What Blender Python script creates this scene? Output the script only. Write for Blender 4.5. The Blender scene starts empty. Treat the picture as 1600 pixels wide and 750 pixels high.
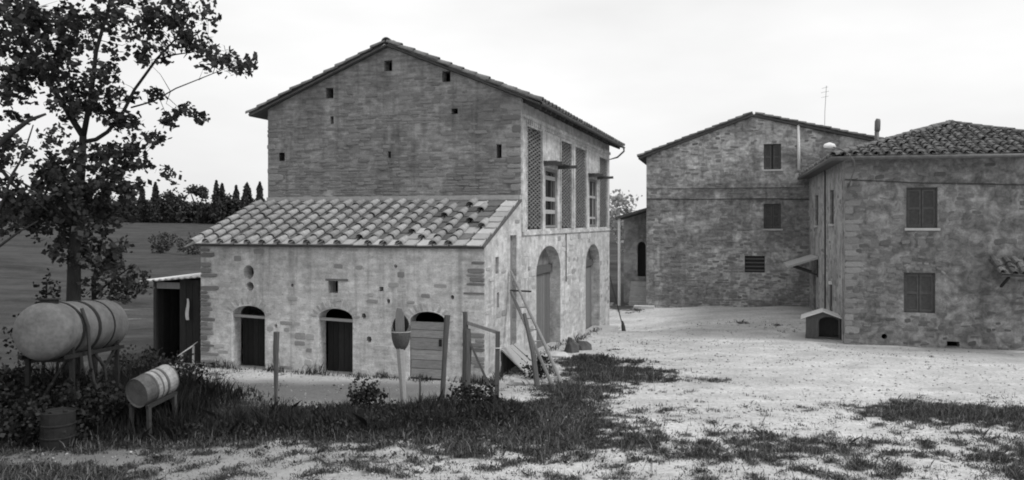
import bpy, bmesh, math, random
import numpy as np
from mathutils import Vector, Matrix
from mathutils.geometry import delaunay_2d_cdt

random.seed(11)
RNG = np.random.default_rng(11)
R = math.radians
S = bpy.context.scene
COL = S.collection

# ------------------------------------------------------------------ camera
CAMZ = 4.0
cam_d = bpy.data.cameras.new('camera')
cam = bpy.data.objects.new('camera', cam_d)
COL.objects.link(cam)
cam.location = (0, 0, CAMZ)
cam.rotation_euler = (R(90), 0, 0)
cam_d.sensor_width = 36.0
cam_d.lens = 1300 / 1600 * 36.0
cam_d.shift_y = -29 / 1600
cam_d.clip_end = 3000
S.camera = cam

# ------------------------------------------------------------------ sky and sun (bright overcast, black and white film)
SUN_EL, SUN_AZ = R(50), R(118)      # azimuth from +Y towards +X
W = bpy.data.worlds.new('World')
S.world = W
W.use_nodes = True
nt = W.node_tree
nt.nodes.clear()
out = nt.nodes.new('ShaderNodeOutputWorld')
bg = nt.nodes.new('ShaderNodeBackground')
sky = nt.nodes.new('ShaderNodeTexSky')
sky.sky_type = 'NISHITA'
sky.sun_disc = False
sky.sun_elevation = SUN_EL
sky.sun_rotation = SUN_AZ
sky.air_density = 1.0
sky.dust_density = 5.0
bw = nt.nodes.new('ShaderNodeRGBToBW')
tc = nt.nodes.new('ShaderNodeTexCoord')
mp = nt.nodes.new('ShaderNodeMapping')
mp.inputs['Scale'].default_value = (1.0, 1.0, 3.2)
nz = nt.nodes.new('ShaderNodeTexNoise')
nz.inputs['Scale'].default_value = 1.6
nz.inputs['Detail'].default_value = 5
nz.inputs['Roughness'].default_value = 0.5
cr = nt.nodes.new('ShaderNodeMapRange')
cr.inputs['From Min'].default_value = 0.3
cr.inputs['From Max'].default_value = 0.7
cr.inputs['To Min'].default_value = 6.0
cr.inputs['To Max'].default_value = 8.3
mixs = nt.nodes.new('ShaderNodeMix')
mixs.data_type = 'FLOAT'
mixs.inputs[0].default_value = 0.88          # cloud cover over the clear sky
bg.inputs['Strength'].default_value = 0.11
L = nt.links.new
L(sky.outputs[0], bw.inputs[0])
L(tc.outputs['Generated'], mp.inputs[0])
L(mp.outputs[0], nz.inputs['Vector'])
L(nz.outputs[0], cr.inputs['Value'])
L(bw.outputs[0], mixs.inputs[2])
L(cr.outputs[0], mixs.inputs[3])
L(mixs.outputs[0], bg.inputs['Color'])
L(bg.outputs[0], out.inputs[0])

sd = bpy.data.lights.new('sun', 'SUN')
sd.energy = 1.5
sd.angle = R(12)
sd.color = (1.0, 1.0, 1.0)
sun = bpy.data.objects.new('sun', sd)
COL.objects.link(sun)
dvec = Vector((math.sin(SUN_AZ) * math.cos(SUN_EL), math.cos(SUN_AZ) * math.cos(SUN_EL), math.sin(SUN_EL)))
sun.rotation_euler = dvec.to_track_quat('Z', 'Y').to_euler()
sun.location = (10, 10, 40)

S.render.engine = 'CYCLES'
S.cycles.use_denoising = True
S.cycles.max_bounces = 5
S.cycles.transparent_max_bounces = 4
S.cycles.filter_width = 1.9
S.view_settings.view_transform = 'Standard'
S.view_settings.look = 'None'
S.view_settings.gamma = 1
S.view_settings.use_curve_mapping = False
S.view_settings.exposure = 0.28


# ------------------------------------------------------------------ materials (all grey: the photograph is black and white)
def grey(v):
    return (v, v, v, 1)


class NT:
    def __init__(self, name):
        self.m = bpy.data.materials.new(name)
        self.m.use_nodes = True
        self.t = self.m.node_tree
        self.b = self.t.nodes['Principled BSDF']
        self.tc = self.t.nodes.new('ShaderNodeTexCoord')

    def n(self, typ, **kw):
        x = self.t.nodes.new(typ)
        for k, v in kw.items():
            setattr(x, k, v)
        return x

    def l(self, a, b):
        self.t.links.new(a, b)

    def noise(self, scale, detail=4, rough=0.6, vec=None, stretch=None, dist=0.0):
        x = self.n('ShaderNodeTexNoise')
        x.inputs['Scale'].default_value = scale
        x.inputs['Detail'].default_value = detail
        x.inputs['Roughness'].default_value = rough
        x.inputs['Distortion'].default_value = dist
        v = vec or self.tc.outputs['Object']
        if stretch:
            mpn = self.n('ShaderNodeMapping')
            mpn.inputs['Scale'].default_value = stretch
            self.l(v, mpn.inputs[0])
            v = mpn.outputs[0]
        self.l(v, x.inputs['Vector'])
        return x.outputs[0]

    def rng(self, v, a, b, c, d, smooth=False):
        x = self.n('ShaderNodeMapRange')
        if smooth:
            x.interpolation_type = 'SMOOTHSTEP'
        x.inputs['From Min'].default_value = a
        x.inputs['From Max'].default_value = b
        x.inputs['To Min'].default_value = c
        x.inputs['To Max'].default_value = d
        self.l(v, x.inputs['Value'])
        return x.outputs[0]

    def math(self, op, a, b):
        x = self.n('ShaderNodeMath', operation=op)
        for i, v in enumerate((a, b)):
            if isinstance(v, (int, float)):
                x.inputs[i].default_value = v
            else:
                self.l(v, x.inputs[i])
        return x.outputs[0]

    def mix(self, f, a, b):
        x = self.n('ShaderNodeMix', data_type='FLOAT')
        for i, v in ((0, f), (2, a), (3, b)):
            if isinstance(v, (int, float)):
                x.inputs[i].default_value = v
            else:
                self.l(v, x.inputs[i])
        return x.outputs[0]

    def done(self, val, rough=0.9, bump=None, bs=0.3, bd=0.02):
        self.l(val, self.b.inputs['Base Color'])
        self.b.inputs['Roughness'].default_value = rough
        self.b.inputs['Specular IOR Level'].default_value = 0.25
        if bump is not None:
            x = self.n('ShaderNodeBump')
            x.inputs['Strength'].default_value = bs
            x.inputs['Distance'].default_value = bd
            self.l(bump, x.inputs['Height'])
            self.l(x.outputs[0], self.b.inputs['Normal'])
        return self.m


M = {}


def plain(name, lo, hi, scale=8, rough=0.85, bs=0.3, stretch=None, rand=None, bd=0.01, metal=0, spread=.35):
    """mottled surface between lo and hi; rand = 'obj' or 'island' spreads the tone from piece to piece"""
    t = NT(name)
    a = t.noise(scale, 5, 0.65, stretch=stretch)
    b = t.noise(scale * 6, 3, 0.6, stretch=stretch)
    c = t.math('ADD', t.math('MULTIPLY', a, 0.65), t.math('MULTIPLY', b, 0.35))
    v = t.rng(c, 0.32, 0.68, lo, hi)
    if rand:
        if rand == 'obj':
            r = t.n('ShaderNodeObjectInfo').outputs['Random']
        else:
            r = t.n('ShaderNodeNewGeometry').outputs['Random Per Island']
        v = t.math('MULTIPLY', v, t.rng(r, 0, 1, 1 - spread, 1 + spread))
    t.b.inputs['Metallic'].default_value = metal
    M[name] = t.done(v, rough, c, bs, bd)
    return M[name]


def wallmat(name, dark, light, patch_scale=0.7, stain=0.5, course=None, bs=0.5, mott=0.2, pits=.35, camt=1.0, thr=(0.40, 0.60)):
    """old lime render over masonry: worn patches, streaks, fine grain"""
    t = NT(name)
    p = t.noise(patch_scale, 6, 0.62, dist=0.6)
    q = t.noise(4.5, 5, 0.65)
    g = t.noise(28, 4, 0.7)
    st = t.noise(1.6, 3, 0.55, stretch=(2.6, 2.6, 0.16))
    v = t.mix(t.rng(p, thr[0], thr[1], 0, 1, True), dark, light)
    v = t.math('MULTIPLY', v, t.rng(q, 0.3, 0.7, 0.74, 1.24))
    v = t.math('MULTIPLY', v, t.rng(g, 0.3, 0.7, 0.80, 1.20))
    blot = t.noise(2.2, 4, 0.7, dist=1.2)
    v = t.math('MULTIPLY', v, t.rng(blot, 0.36, 0.62, 1.0 - mott, 1.0 + mott * .5))
    pit = t.noise(9, 4, 0.75, stretch=(1, 1, 1.7))
    v = t.math('MULTIPLY', v, t.rng(pit, 0.56, 0.70, 1.0, 1.0 - pits))
    v = t.math('MULTIPLY', v, t.rng(st, 0.52, 0.72, 1.0, 1.0 - stain))
    h = t.math('ADD', t.math('MULTIPLY', q, 0.7), t.math('MULTIPLY', g, 0.3))
    if course:
        # faint horizontal beds of the masonry showing through the render
        cn = t.noise(1.0, 4, 0.6, stretch=(1.7, 1.7, course))
        v = t.math('MULTIPLY', v, t.rng(cn, 0.36, 0.64, 1 - .28 * camt, 1 + .22 * camt))
        h = t.math('ADD', h, t.math('MULTIPLY', cn, 0.6))
    M[name] = t.done(v, 0.95, h, bs, 0.05)
    return M[name]


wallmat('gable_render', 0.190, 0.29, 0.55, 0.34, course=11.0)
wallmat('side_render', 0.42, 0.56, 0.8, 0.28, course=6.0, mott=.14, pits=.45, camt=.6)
wallmat('shed_render', 0.54, 0.68, 0.5, 0.36, course=9.0, mott=.10, pits=.45, camt=.45)
wallmat('house_render', 0.17, 0.26, 0.6, 0.22, course=3.0, mott=.42)
wallmat('house_side_render', 0.25, 0.38, 0.9, 0.10, mott=.25)
wallmat('far_render', 0.20, 0.44, 0.33, 0.30, course=6.0, mott=.38)
wallmat('lintel_render', 0.17, 0.26, 0.8, 0.3)
plain('stone', 0.15, 0.26, 6, 0.95, 0.6, rand='obj', bd=0.02, spread=.22)
plain('stone_mass', 0.15, 0.26, 6, 0.95, 0.6, rand='island', bd=0.02, spread=.22)
plain('stone_house', 0.10, 0.21, 7, 0.95, 0.8, rand='obj', bd=0.03, spread=.38)
plain('stone_house_mass', 0.10, 0.21, 7, 0.95, 0.8, rand='island', bd=0.03, spread=.38)
plain('stone_far', 0.14, 0.29, 5, 0.95, 0.6, rand='obj', bd=0.02, spread=.25)
plain('stone_far_mass', 0.14, 0.29, 5, 0.95, 0.6, rand='island', bd=0.02, spread=.25)
plain('stone_pale', 0.30, 0.48, 6, 0.95, 0.6, rand='obj', bd=0.02)
plain('stone_pale_mass', 0.30, 0.48, 6, 0.95, 0.6, rand='island', bd=0.02)
plain('quoin', 0.16, 0.27, 6, 0.95, 0.6, rand='obj', bd=0.02, spread=.25)
plain('voussoir', 0.36, 0.52, 6, 0.95, 0.6, rand='obj', bd=0.02, spread=.2)
plain('pan_tile', 0.08, 0.17, 5, 0.9, 0.4, rand='obj', spread=.30)  # darkened pans: shade of the gaps between caps put into the colour
plain('bare_pan', 0.30, 0.46, 5, 0.9, 0.4, rand='obj', spread=.2)
plain('verge_tile', 0.09, 0.20, 5, 0.9, 0.4, rand='obj', spread=.30)
plain('cap_tile', 0.14, 0.38, 3.5, 0.9, 0.6, rand='obj', spread=.22)
plain('tile_mass', 0.07, 0.18, 5, 0.9, 0.4, rand='island')
plain('roof_edge', 0.07, 0.13, 6, 0.9, 0.3)
plain('lattice_brick', 0.11, 0.19, 14, 0.9, 0.4, rand='island', spread=.2)
plain('old_wood', 0.06, 0.13, 6, 0.85, 0.5, stretch=(8, 8, 0.8))
plain('pale_wood', 0.26, 0.42, 5, 0.85, 0.5, stretch=(0.8, 8, 8))
plain('grey_wood', 0.15, 0.26, 6, 0.85, 0.5, stretch=(6, 6, 0.7), rand='obj', spread=.2)
plain('door_wood', 0.11, 0.20, 6, 0.85, 0.5, stretch=(6, 6, 0.7), rand='obj', spread=.25)
plain('board', 0.18, 0.38, 5, 0.85, 0.5, stretch=(0.8, 8, 6), rand='obj', spread=.18)
plain('dark_wood', 0.030, 0.065, 6, 0.85, 0.5, stretch=(6, 6, 0.8), rand='obj')
plain('tar_board', 0.015, 0.035, 6, 0.8, 0.4, stretch=(6, 6, 0.8), rand='obj')
plain('shutter', 0.055, 0.10, 9, 0.8, 0.3)
plain('sheet_metal', 0.55, 0.78, 4, 0.5, 0.2)
plain('tank_paint', 0.07, 0.19, 2.2, 0.6, 0.25)  # paint darkened to hold the shade of the tree above
plain('rust', 0.010, 0.028, 8, 0.8, 0.4)
plain('drum_paint', 0.05, 0.13, 6, 0.6, 0.3)
plain('drum_band', 0.14, 0.42, 6, 0.6, 0.3)
plain('limewash', 0.45, 0.6, 4, 0.9, 0.4)
plain('white_paint', 0.62, 0.80, 6, 0.6, 0.1)
plain('concrete', 0.34, 0.50, 4, 0.9, 0.4)
plain('pale_rock', 0.28, 0.50, 4, 0.95, 0.6, rand='obj')
plain('dark_rock', 0.05, 0.12, 4, 0.95, 0.6)
plain('zinc', 0.08, 0.16, 5, 0.5, 0.15)
plain('bark', 0.018, 0.045, 7, 0.95, 0.9, stretch=(5, 5, 0.8), bd=0.03)
plain('cloth', 0.60, 0.75, 6, 0.9, 0.3)
plain('wicker', 0.05, 0.12, 30, 0.9, 0.7)
plain('cable', 0.03, 0.05, 5)
plain('glass', 0.01, 0.02, 3, 0.15, 0.0)
plain('ridge_mortar', 0.30, 0.45, 7, 0.95, 0.6)


def leafmat(name, lo, hi, trans=0.25):
    t = NT(name)
    r = t.n('ShaderNodeNewGeometry').outputs['Random Per Island']
    v = t.rng(r, 0, 1, lo, hi)
    t.l(v, t.b.inputs['Base Color'])
    t.b.inputs['Roughness'].default_value = 0.6
    t.b.inputs['Specular IOR Level'].default_value = 0.2
    if trans:
        tr = t.n('ShaderNodeBsdfTranslucent')
        t.l(v, tr.inputs['Color'])
        mx = t.n('ShaderNodeMixShader')
        mx.inputs[0].default_value = trans
        t.l(t.b.outputs[0], mx.inputs[1])
        t.l(tr.outputs[0], mx.inputs[2])
        o = [x for x in t.t.nodes if x.type == 'OUTPUT_MATERIAL'][0]
        t.l(mx.outputs[0], o.inputs[0])
    M[name] = t.m


leafmat('leaf', 0.020, 0.075, .28)
leafmat('leaf_dark', 0.010, 0.030, 0.1)  # round the tank this dark leaf tone carries the tree's shade
leafmat('leaf_far', 0.040, 0.070, 0.1)  # lightened leaf colour stands in for distance haze
leafmat('leaf_pale', 0.30, 0.50, 0.3)  # haze painted into the leaves as a pale tone
leafmat('grass', 0.035, 0.125, 0.2)
leafmat('weed', 0.016, 0.075, 0.2)
leafmat('straw', 0.12, 0.32, 0.2)


# ------------------------------------------------------------------ helpers
class MB:
    def __init__(self):
        self.v, self.f, self.smooth = [], [], False

    def add(self, vs, fs):
        o = len(self.v)
        self.v += [tuple(p) for p in vs]
        self.f += [tuple(i + o for i in f) for f in fs]
        return self

    def box(self, x0, x1, y0, y1, z0, z1):
        vs = [(x, y, z) for z in (z0, z1) for y in (y0, y1) for x in (x0, x1)]
        return self.add(vs, [(0, 2, 3, 1), (4, 5, 7, 6), (0, 1, 5, 4), (2, 6, 7, 3), (0, 4, 6, 2), (1, 3, 7, 5)])

    def bar(self, a, b, w, d=None, w2=None):
        """squared timber from a to b"""
        a, b = Vector(a), Vector(b)
        d = d or w
        k = (w2 / w) if w2 else 1
        t = (b - a).normalized()
        up = Vector((0, 0, 1)) if abs(t.z) < 0.9 else Vector((0, 1, 0))
        s = t.cross(up).normalized()
        u = s.cross(t).normalized()
        vs = []
        for p, q in ((a, 1), (b, k)):
            for i, j in ((-1, -1), (1, -1), (1, 1), (-1, 1)):
                vs.append(p + s * (i * w / 2 * q) + u * (j * d / 2 * q))
        return self.add(vs, [(3, 2, 1, 0), (4, 5, 6, 7), (0, 1, 5, 4), (1, 2, 6, 5), (2, 3, 7, 6), (3, 0, 4, 7)])

    def tube(self, pts, radii, seg=8, cap=True, jit=0.0):
        pts = [Vector(p) for p in pts]
        if not hasattr(radii, '__len__'):
            radii = [radii] * len(pts)
        vs, fs = [], []
        prev = None
        for i, p in enumerate(pts):
            t = (pts[min(i + 1, len(pts) - 1)] - pts[max(i - 1, 0)]).normalized()
            if prev is None:
                up = Vector((0, 0, 1)) if abs(t.z) < 0.9 else Vector((1, 0, 0))
                s = t.cross(up).normalized()
            else:
                s = (prev - t * prev.dot(t)).normalized()
            prev = s
            u = t.cross(s)
            for k in range(seg):
                a = 2 * math.pi * k / seg
                r = radii[i] * (1 + random.uniform(-jit, jit))
                vs.append(p + s * math.cos(a) * r + u * math.sin(a) * r)
        for i in range(len(pts) - 1):
            for k in range(seg):
                a, b = i * seg + k, i * seg + (k + 1) % seg
                fs.append((a, b, b + seg, a + seg))
        if cap:
            fs.append(tuple(range(seg - 1, -1, -1)))
            fs.append(tuple(range((len(pts) - 1) * seg, len(pts) * seg)))
        return self.add(vs, fs)

    def prism(self, poly, y0, y1):
        """polygon in x,z pushed from y0 to y1"""
        n = len(poly)
        vs = [(x, y0, z) for x, z in poly] + [(x, y1, z) for x, z in poly]
        fs = [tuple(range(n)), tuple(range(2 * n - 1, n - 1, -1))]
        fs += [(i, i + n, (i + 1) % n + n, (i + 1) % n) for i in range(n)]
        return self.add(vs, fs)

    def build(self, name, mat, parent=None, loc=(0, 0, 0), rot=(0, 0, 0), smooth=False):
        me = bpy.data.meshes.new(name)
        me.from_pydata(self.v, [], self.f)
        bm = bmesh.new()
        bm.from_mesh(me)
        bmesh.ops.recalc_face_normals(bm, faces=bm.faces)
        bm.to_mesh(me)
        bm.free()
        return link(name, me, mat, parent, loc, rot, smooth)


def link(name, me, mat, parent=None, loc=(0, 0, 0), rot=(0, 0, 0), smooth=False):
    if mat and not me.materials:
        me.materials.append(M[mat])
    if smooth:
        me.polygons.foreach_set('use_smooth', [True] * len(me.polygons))
    o = bpy.data.objects.new(name, me)
    COL.objects.link(o)
    o.location, o.rotation_euler = loc, rot
    if parent:
        o.parent = parent
    return o


def arrmesh(name, V, F):
    """fast mesh from numpy: V (n,3), F (m,k)"""
    me = bpy.data.meshes.new(name)
    k = F.shape[1]
    me.vertices.add(len(V))
    me.vertices.foreach_set('co', np.ascontiguousarray(V, dtype=np.float32).ravel())
    me.loops.add(F.size)
    me.loops.foreach_set('vertex_index', np.ascontiguousarray(F, dtype=np.int32).ravel())
    me.polygons.add(len(F))
    me.polygons.foreach_set('loop_start', np.arange(0, F.size, k, dtype=np.int32))
    me.update(calc_edges=True)
    me.validate()
    return me


def thing(name, label, cat, loc=(0, 0, 0), rz=0.0, group=None):
    o = bpy.data.objects.new(name, None)
    o.empty_display_size = 0.2
    COL.objects.link(o)
    o.location, o.rotation_euler = loc, (0, 0, rz)
    return tag(o, label, cat, group)


def tag(o, label, cat=None, group=None, kind=None):
    o['label'] = label
    if cat:
        o['category'] = cat
    if group:
        o['group'] = group
    if kind:
        o['kind'] = kind
    return o


def stuffed(o):
    o['kind'] = 'stuff'
    return o


# value noise for scattering
_perm = np.random.default_rng(5).random((256, 256))


def vnoise(x, y):
    xi, yi = np.floor(x).astype(int), np.floor(y).astype(int)
    fx, fy = x - xi, y - yi
    fx, fy = fx * fx * (3 - 2 * fx), fy * fy * (3 - 2 * fy)
    g = lambda a, b: _perm[a & 255, b & 255]
    return (g(xi, yi) * (1 - fx) + g(xi + 1, yi) * fx) * (1 - fy) + (g(xi, yi + 1) * (1 - fx) + g(xi + 1, yi + 1) * fx) * fy


def fbm(x, y, o=4):
    s, a, t = 0, 0.5, 0
    for i in range(o):
        s = s + a * vnoise(x * 2 ** i + 17 * i, y * 2 ** i + 31 * i)
        t += a
        a *= 0.55
    return s / t


# ------------------------------------------------------------------ the lie of the land
CTRL = np.array([
    (-0.7, 20.6, 0), (-4.5, 21.5, 0), (-8.6, 23, 0), (0.3, 24, 0), (0.9, 26.8, -.12), (2.9, 32.5, -.4), (4.5, 37.5, -.9),
    (7.3, 45, -.66), (12, 44, -.5), (15, 43.6, -.4), (14, 37, -.38), (12, 30, -.42), (15, 29.4, -.45), (18, 28.5, -.5), (8, 33, -.45),
    (6, 27, -.15), (11, 24, -.1), (0, 16, 0), (-7, 14, 0), (-11, 16, 0), (-9, 19, 0), (5, 16, 0), (10, 15, 0), (15, 20, -.1), (0, 12, .05),
    (0, 5, 1.2), (0, 0, 2.0), (-12, 8, .6), (12, 8, .5), (-14, 24, -.2), (-18, 36, -.6), (-30, 60, -.3), (-10, 45, -.8), (-22, 80, .6), (-50, 80, .8), (-30, 120, 1.9),
    (-70, 120, 2.4), (-35, 170, 3.5), (-90, 175, 3.8), (-160, 190, 5), (-20, 215, 4.4), (-80, 260, 6), (-40, 400, 7), (4, 60, -.4), (8, 75, .3), (12, 110, 1.8),
    (30, 60, -.2), (60, 60, 0), (40, 120, 2), (80, 200, 4), (0, 300, 6), (200, 300, 7), (-300, 400, 8), (300, 0, 2), (-200, 0, 1), (-60, 20, 0), (60, 20, 0),
    (0, 900, 8), (600, 600, 9), (-600, 600, 9)], dtype=float)


def gz(x, y):
    x, y = np.asarray(x, float), np.asarray(y, float)
    sh = x.shape
    x, y = x.ravel(), y.ravel()
    o = np.empty(len(x))
    for i in range(0, len(x), 40000):
        dx = x[i:i + 40000, None] - CTRL[None, :, 0]
        dy = y[i:i + 40000, None] - CTRL[None, :, 1]
        w = 1 / (dx * dx + dy * dy + 0.6) ** 1.6
        o[i:i + 40000] = (w * CTRL[None, :, 2]).sum(1) / w.sum(1)
    o += 0.05 * (fbm(x * 0.5, y * 0.5, 3) - 0.5) + 0.03 * (fbm(x * 2 + 9, y * 2, 2) - 0.5)
    return o.reshape(sh) if sh else float(o[0])


def G(x, y, dz=0.0):
    return Vector((x, y, gz(x, y) + dz))


# where the turf grows (1) and where pale trodden earth lies bare (0)
BLOBS = [  # x, y, rx, ry, weight
    (-3.8, 16.3, 3.2, 1.0, 1.5), (-1.0, 17.1, 1.2, .8, .9), (-8.5, 17.5, 2.8, 2.6, 1.5), (-13, 20, 4, 6, 1.4),
    (0.8, 17.4, 1.3, 2.0, .85), (1.5, 15.2, 1.6, 1.2, .45), (2.3, 24.0, 1.5, 1.3, 1.35), (2.6, 21.6, 1.6, 1.0, 1.15), (4.4, 21.2, 1.6, .5, .55), (3.6, 22.6, 1.6, .6, .75),
    (1.5, 19.6, 1.1, 1.2, 1.15), (8.8, 17.6, 1.8, 1.2, .85), (11.5, 17.0, 1.9, 1.2, .95), (6.0, 15.0, 2.4, 1.0, .24), (9, 14.2, 2.6, 1.0, .26),
    (3.7, 14.3, 2.4, .9, .18), (-1.4, 14.6, 1.6, .55, .28), (5.5, 28.5, 2.0, .55, .30),
    (11.2, 34.0, .75, 2.2, .55), (10.0, 36.6, 1.3, .7, .6), (5.9, 46, 1.2, 4, 1.2), (-3.6, 13.55, 1.4, .30, .3), (-8.5, 13.1, 3.0, .45, .75)]
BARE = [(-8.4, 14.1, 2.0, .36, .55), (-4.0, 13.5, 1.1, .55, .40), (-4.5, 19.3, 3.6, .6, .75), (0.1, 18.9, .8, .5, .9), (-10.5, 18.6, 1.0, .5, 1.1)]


def turf(x, y):
    n = fbm(x * 0.9, y * 0.9, 4)
    n2 = fbm(x * 4.0 + 40, y * 4.2 + 7, 4)
    b = 0.24 * np.clip((19.2 - y) / 2.6, 0, 1) + 0.14 * np.clip((16.5 - y) / 2.5, 0, 1)
    b = np.where(y > 20, b - 0.10, b)
    for cx, cy, rx, ry, w in BLOBS:
        b = b + w * np.exp(-(((x - cx) / rx) ** 2 + ((y - cy) / ry) ** 2))
    for cx, cy, rx, ry, w in BARE:
        b = b - w * np.exp(-(((x - cx) / rx) ** 2 + ((y - cy) / ry) ** 2))
    # the open field left of the barn and beyond the houses
    b = b + 1.5 * np.clip((-9.5 - x) / 1.5, 0, 1) * np.clip((y - 19) / 2, 0, 1) + 1.5 * np.clip((y - 47) / 3, 0, 1)
    n3 = fbm(x * 9 + 4, y * 8 + 70, 2)
    return np.clip((b + 0.75 * (n - 0.5) + 1.35 * (n2 - 0.5) + .9 * (n3 - .5) - 0.28) / 0.58, 0, 1)


def lines(segs):
    o = []
    for a, b, st in segs:
        o.append(np.arange(a, b, st))
    return np.concatenate(o)


gx = lines([(-700, -100, 50), (-100, -30, 5), (-30, -14, 1), (-14, 19, 0.16), (19, 40, 1), (40, 100, 6), (100, 701, 50)])
gy = lines([(-60, 6, 3), (6, 11.5, .5), (11.5, 30, 0.16), (30, 50, 0.4), (50, 120, 3), (120, 300, 10), (300, 1300, 100)])
XX, YY = np.meshgrid(gx, gy)
ZZ = gz(XX, YY)
V = np.stack([XX.ravel(), YY.ravel(), ZZ.ravel()], 1)
nx, ny = len(gx), len(gy)
ii = np.arange(nx * ny).reshape(ny, nx)
F = np.stack([ii[:-1, :-1].ravel(), ii[:-1, 1:].ravel(), ii[1:, 1:].ravel(), ii[1:, :-1].ravel()], 1)
me = arrmesh('ground', V, F)
dirt_shade = np.clip(1.0 * np.exp(-(((XX + 4.8) / 4.6) ** 4 + ((YY - 19.4) / 1.5) ** 4)) + 1.0 * np.exp(-(((XX + 10.5) / 4.2) ** 4 + ((YY - 17.5) / 3.4) ** 4)) + .75 * np.exp(-(((XX + 8) / 6) ** 4 + ((YY - 13.6) / 1.6) ** 4)) + .45 * np.exp(-((((XX - 12) * .25 + (YY - 29.2) * .968) / .8) ** 2)) * (XX > 11) + .35 * np.exp(-(((XX - 5.6) / 2.2) ** 2 + ((YY - 33.5) / 1.4) ** 2)), 0, 1)  # dirt in the yard and along the house foot; tree shade painted in at left
at = me.attributes.new('dirt_shade', 'FLOAT', 'POINT')
at.data.foreach_set('value', dirt_shade.ravel().astype(np.float32))
at = me.attributes.new('turf', 'FLOAT', 'POINT')
at.data.foreach_set('value', turf(XX, YY).ravel().astype(np.float32))
t = NT('earth')
a = t.n('ShaderNodeAttribute', attribute_name='turf').outputs['Fac']
n1 = t.noise(0.9, 5, 0.6)
n2 = t.noise(9, 5, 0.7)
n3 = t.noise(60, 3, 0.7)
n4 = t.noise(0.03, 4, 0.6)
pale = t.rng(n1, 0.3, 0.7, 0.47, 0.62)
pale = t.math('MULTIPLY', pale, t.rng(n2, 0.3, 0.7, 0.70, 1.22))
pale = t.math('MULTIPLY', pale, t.rng(n3, 0.3, 0.7, 0.88, 1.1))
n5 = t.noise(0.30, 8, 0.8, stretch=(0.6, 1.2, 1))
n6 = t.noise(0.55, 5, 0.65, stretch=(0.5, 1.3, 1), dist=.8)
pale = t.math('MULTIPLY', pale, t.rng(n6, 0.36, 0.62, 0.80, 1.08))
n7 = t.noise(22, 3, 0.75)
pale = t.math('MULTIPLY', pale, t.rng(n7, 0.57, 0.70, 1.0, 0.55))
soil = t.math('MULTIPLY', t.rng(n2, 0.3, 0.7, 0.026, 0.060), t.rng(n5, 0.38, 0.62, 0.45, 1.6))
ad = t.n('ShaderNodeAttribute', attribute_name='dirt_shade').outputs['Fac']
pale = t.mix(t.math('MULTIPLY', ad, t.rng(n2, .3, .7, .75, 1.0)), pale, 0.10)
f = t.math('ADD', a, t.math('MULTIPLY', t.math('SUBTRACT', n2, 0.5), 0.9))
v = t.mix(t.rng(f, 0.22, 0.95, 0, 1, True), pale, soil)
M['earth'] = t.done(v, 0.97, t.math('ADD', n2, t.math('MULTIPLY', n3, 0.4)), 0.5, 0.04)
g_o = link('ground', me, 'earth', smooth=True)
tag(g_o, 'pale trodden earth yard running into turf and fields', kind='structure')


# ------------------------------------------------------------------ walls
def inside(p, poly):
    x, y = p
    c = False
    n = len(poly)
    for i in range(n):
        x1, y1 = poly[i]
        x2, y2 = poly[(i + 1) % n]
        if (y1 > y) != (y2 > y) and x < (x2 - x1) * (y - y1) / (y2 - y1) + x1:
            c = not c
    return c


def arch(u0, u1, v0, spring, crown, n=10):
    """opening with a curved head"""
    c, h = (u0 + u1) / 2, (u1 - u0) / 2
    p = [(u0, v0), (u1, v0)]
    for i in range(n + 1):
        a = math.pi * i / n
        p.append((c + h * math.cos(a), spring + (crown - spring) * math.sin(a)))
    return p


def rect(u0, u1, v0, v1):
    return [(u0, v0), (u1, v0), (u1, v1), (u0, v1)]


def oval(c, d, a, b, n=10):
    return [(c + a * math.cos(2 * math.pi * i / n), d + b * math.sin(2 * math.pi * i / n)) for i in range(n)]


def wall(name, parent, mat, outline, holes=(), thick=0.45, loc=(0, 0, 0), rz=0.0, label=None):
    """wall sheet in its own u (x) and z, outside towards -y, with real openings and reveals"""
    vs, es = [], []
    for poly in [outline] + list(holes):
        o = len(vs)
        vs += [Vector(p) for p in poly]
        es += [(o + i, o + (i + 1) % len(poly)) for i in range(len(poly))]
    r = delaunay_2d_cdt(vs, es, [], 0, 1e-5)
    pts, tris = r[0], r[2]
    keep = []
    for tr in tris:
        c = sum((pts[i] for i in tr), Vector((0, 0))) / len(tr)
        if inside(c, outline) and not any(inside(c, h) for h in holes):
            keep.append(tr)
    mb = MB()
    n = len(pts)
    mb.add([(p.x, 0, p.y) for p in pts] + [(p.x, thick, p.y) for p in pts],
           [tuple(k) for k in keep] + [tuple(i + n for i in reversed(k)) for k in keep])
    for h in list(holes):
        for i in range(len(h)):
            a, b = h[i], h[(i + 1) % len(h)]
            mb.add([(a[0], 0, a[1]), (b[0], 0, b[1]), (b[0], thick, b[1]), (a[0], thick, a[1])], [(0, 1, 2, 3)])
    me = bpy.data.meshes.new(name)
    me.from_pydata(mb.v, [], mb.f)
    o = link(name, me, mat, parent, loc, (0, 0, rz))
    if label:
        o['label'] = label
    return o


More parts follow.
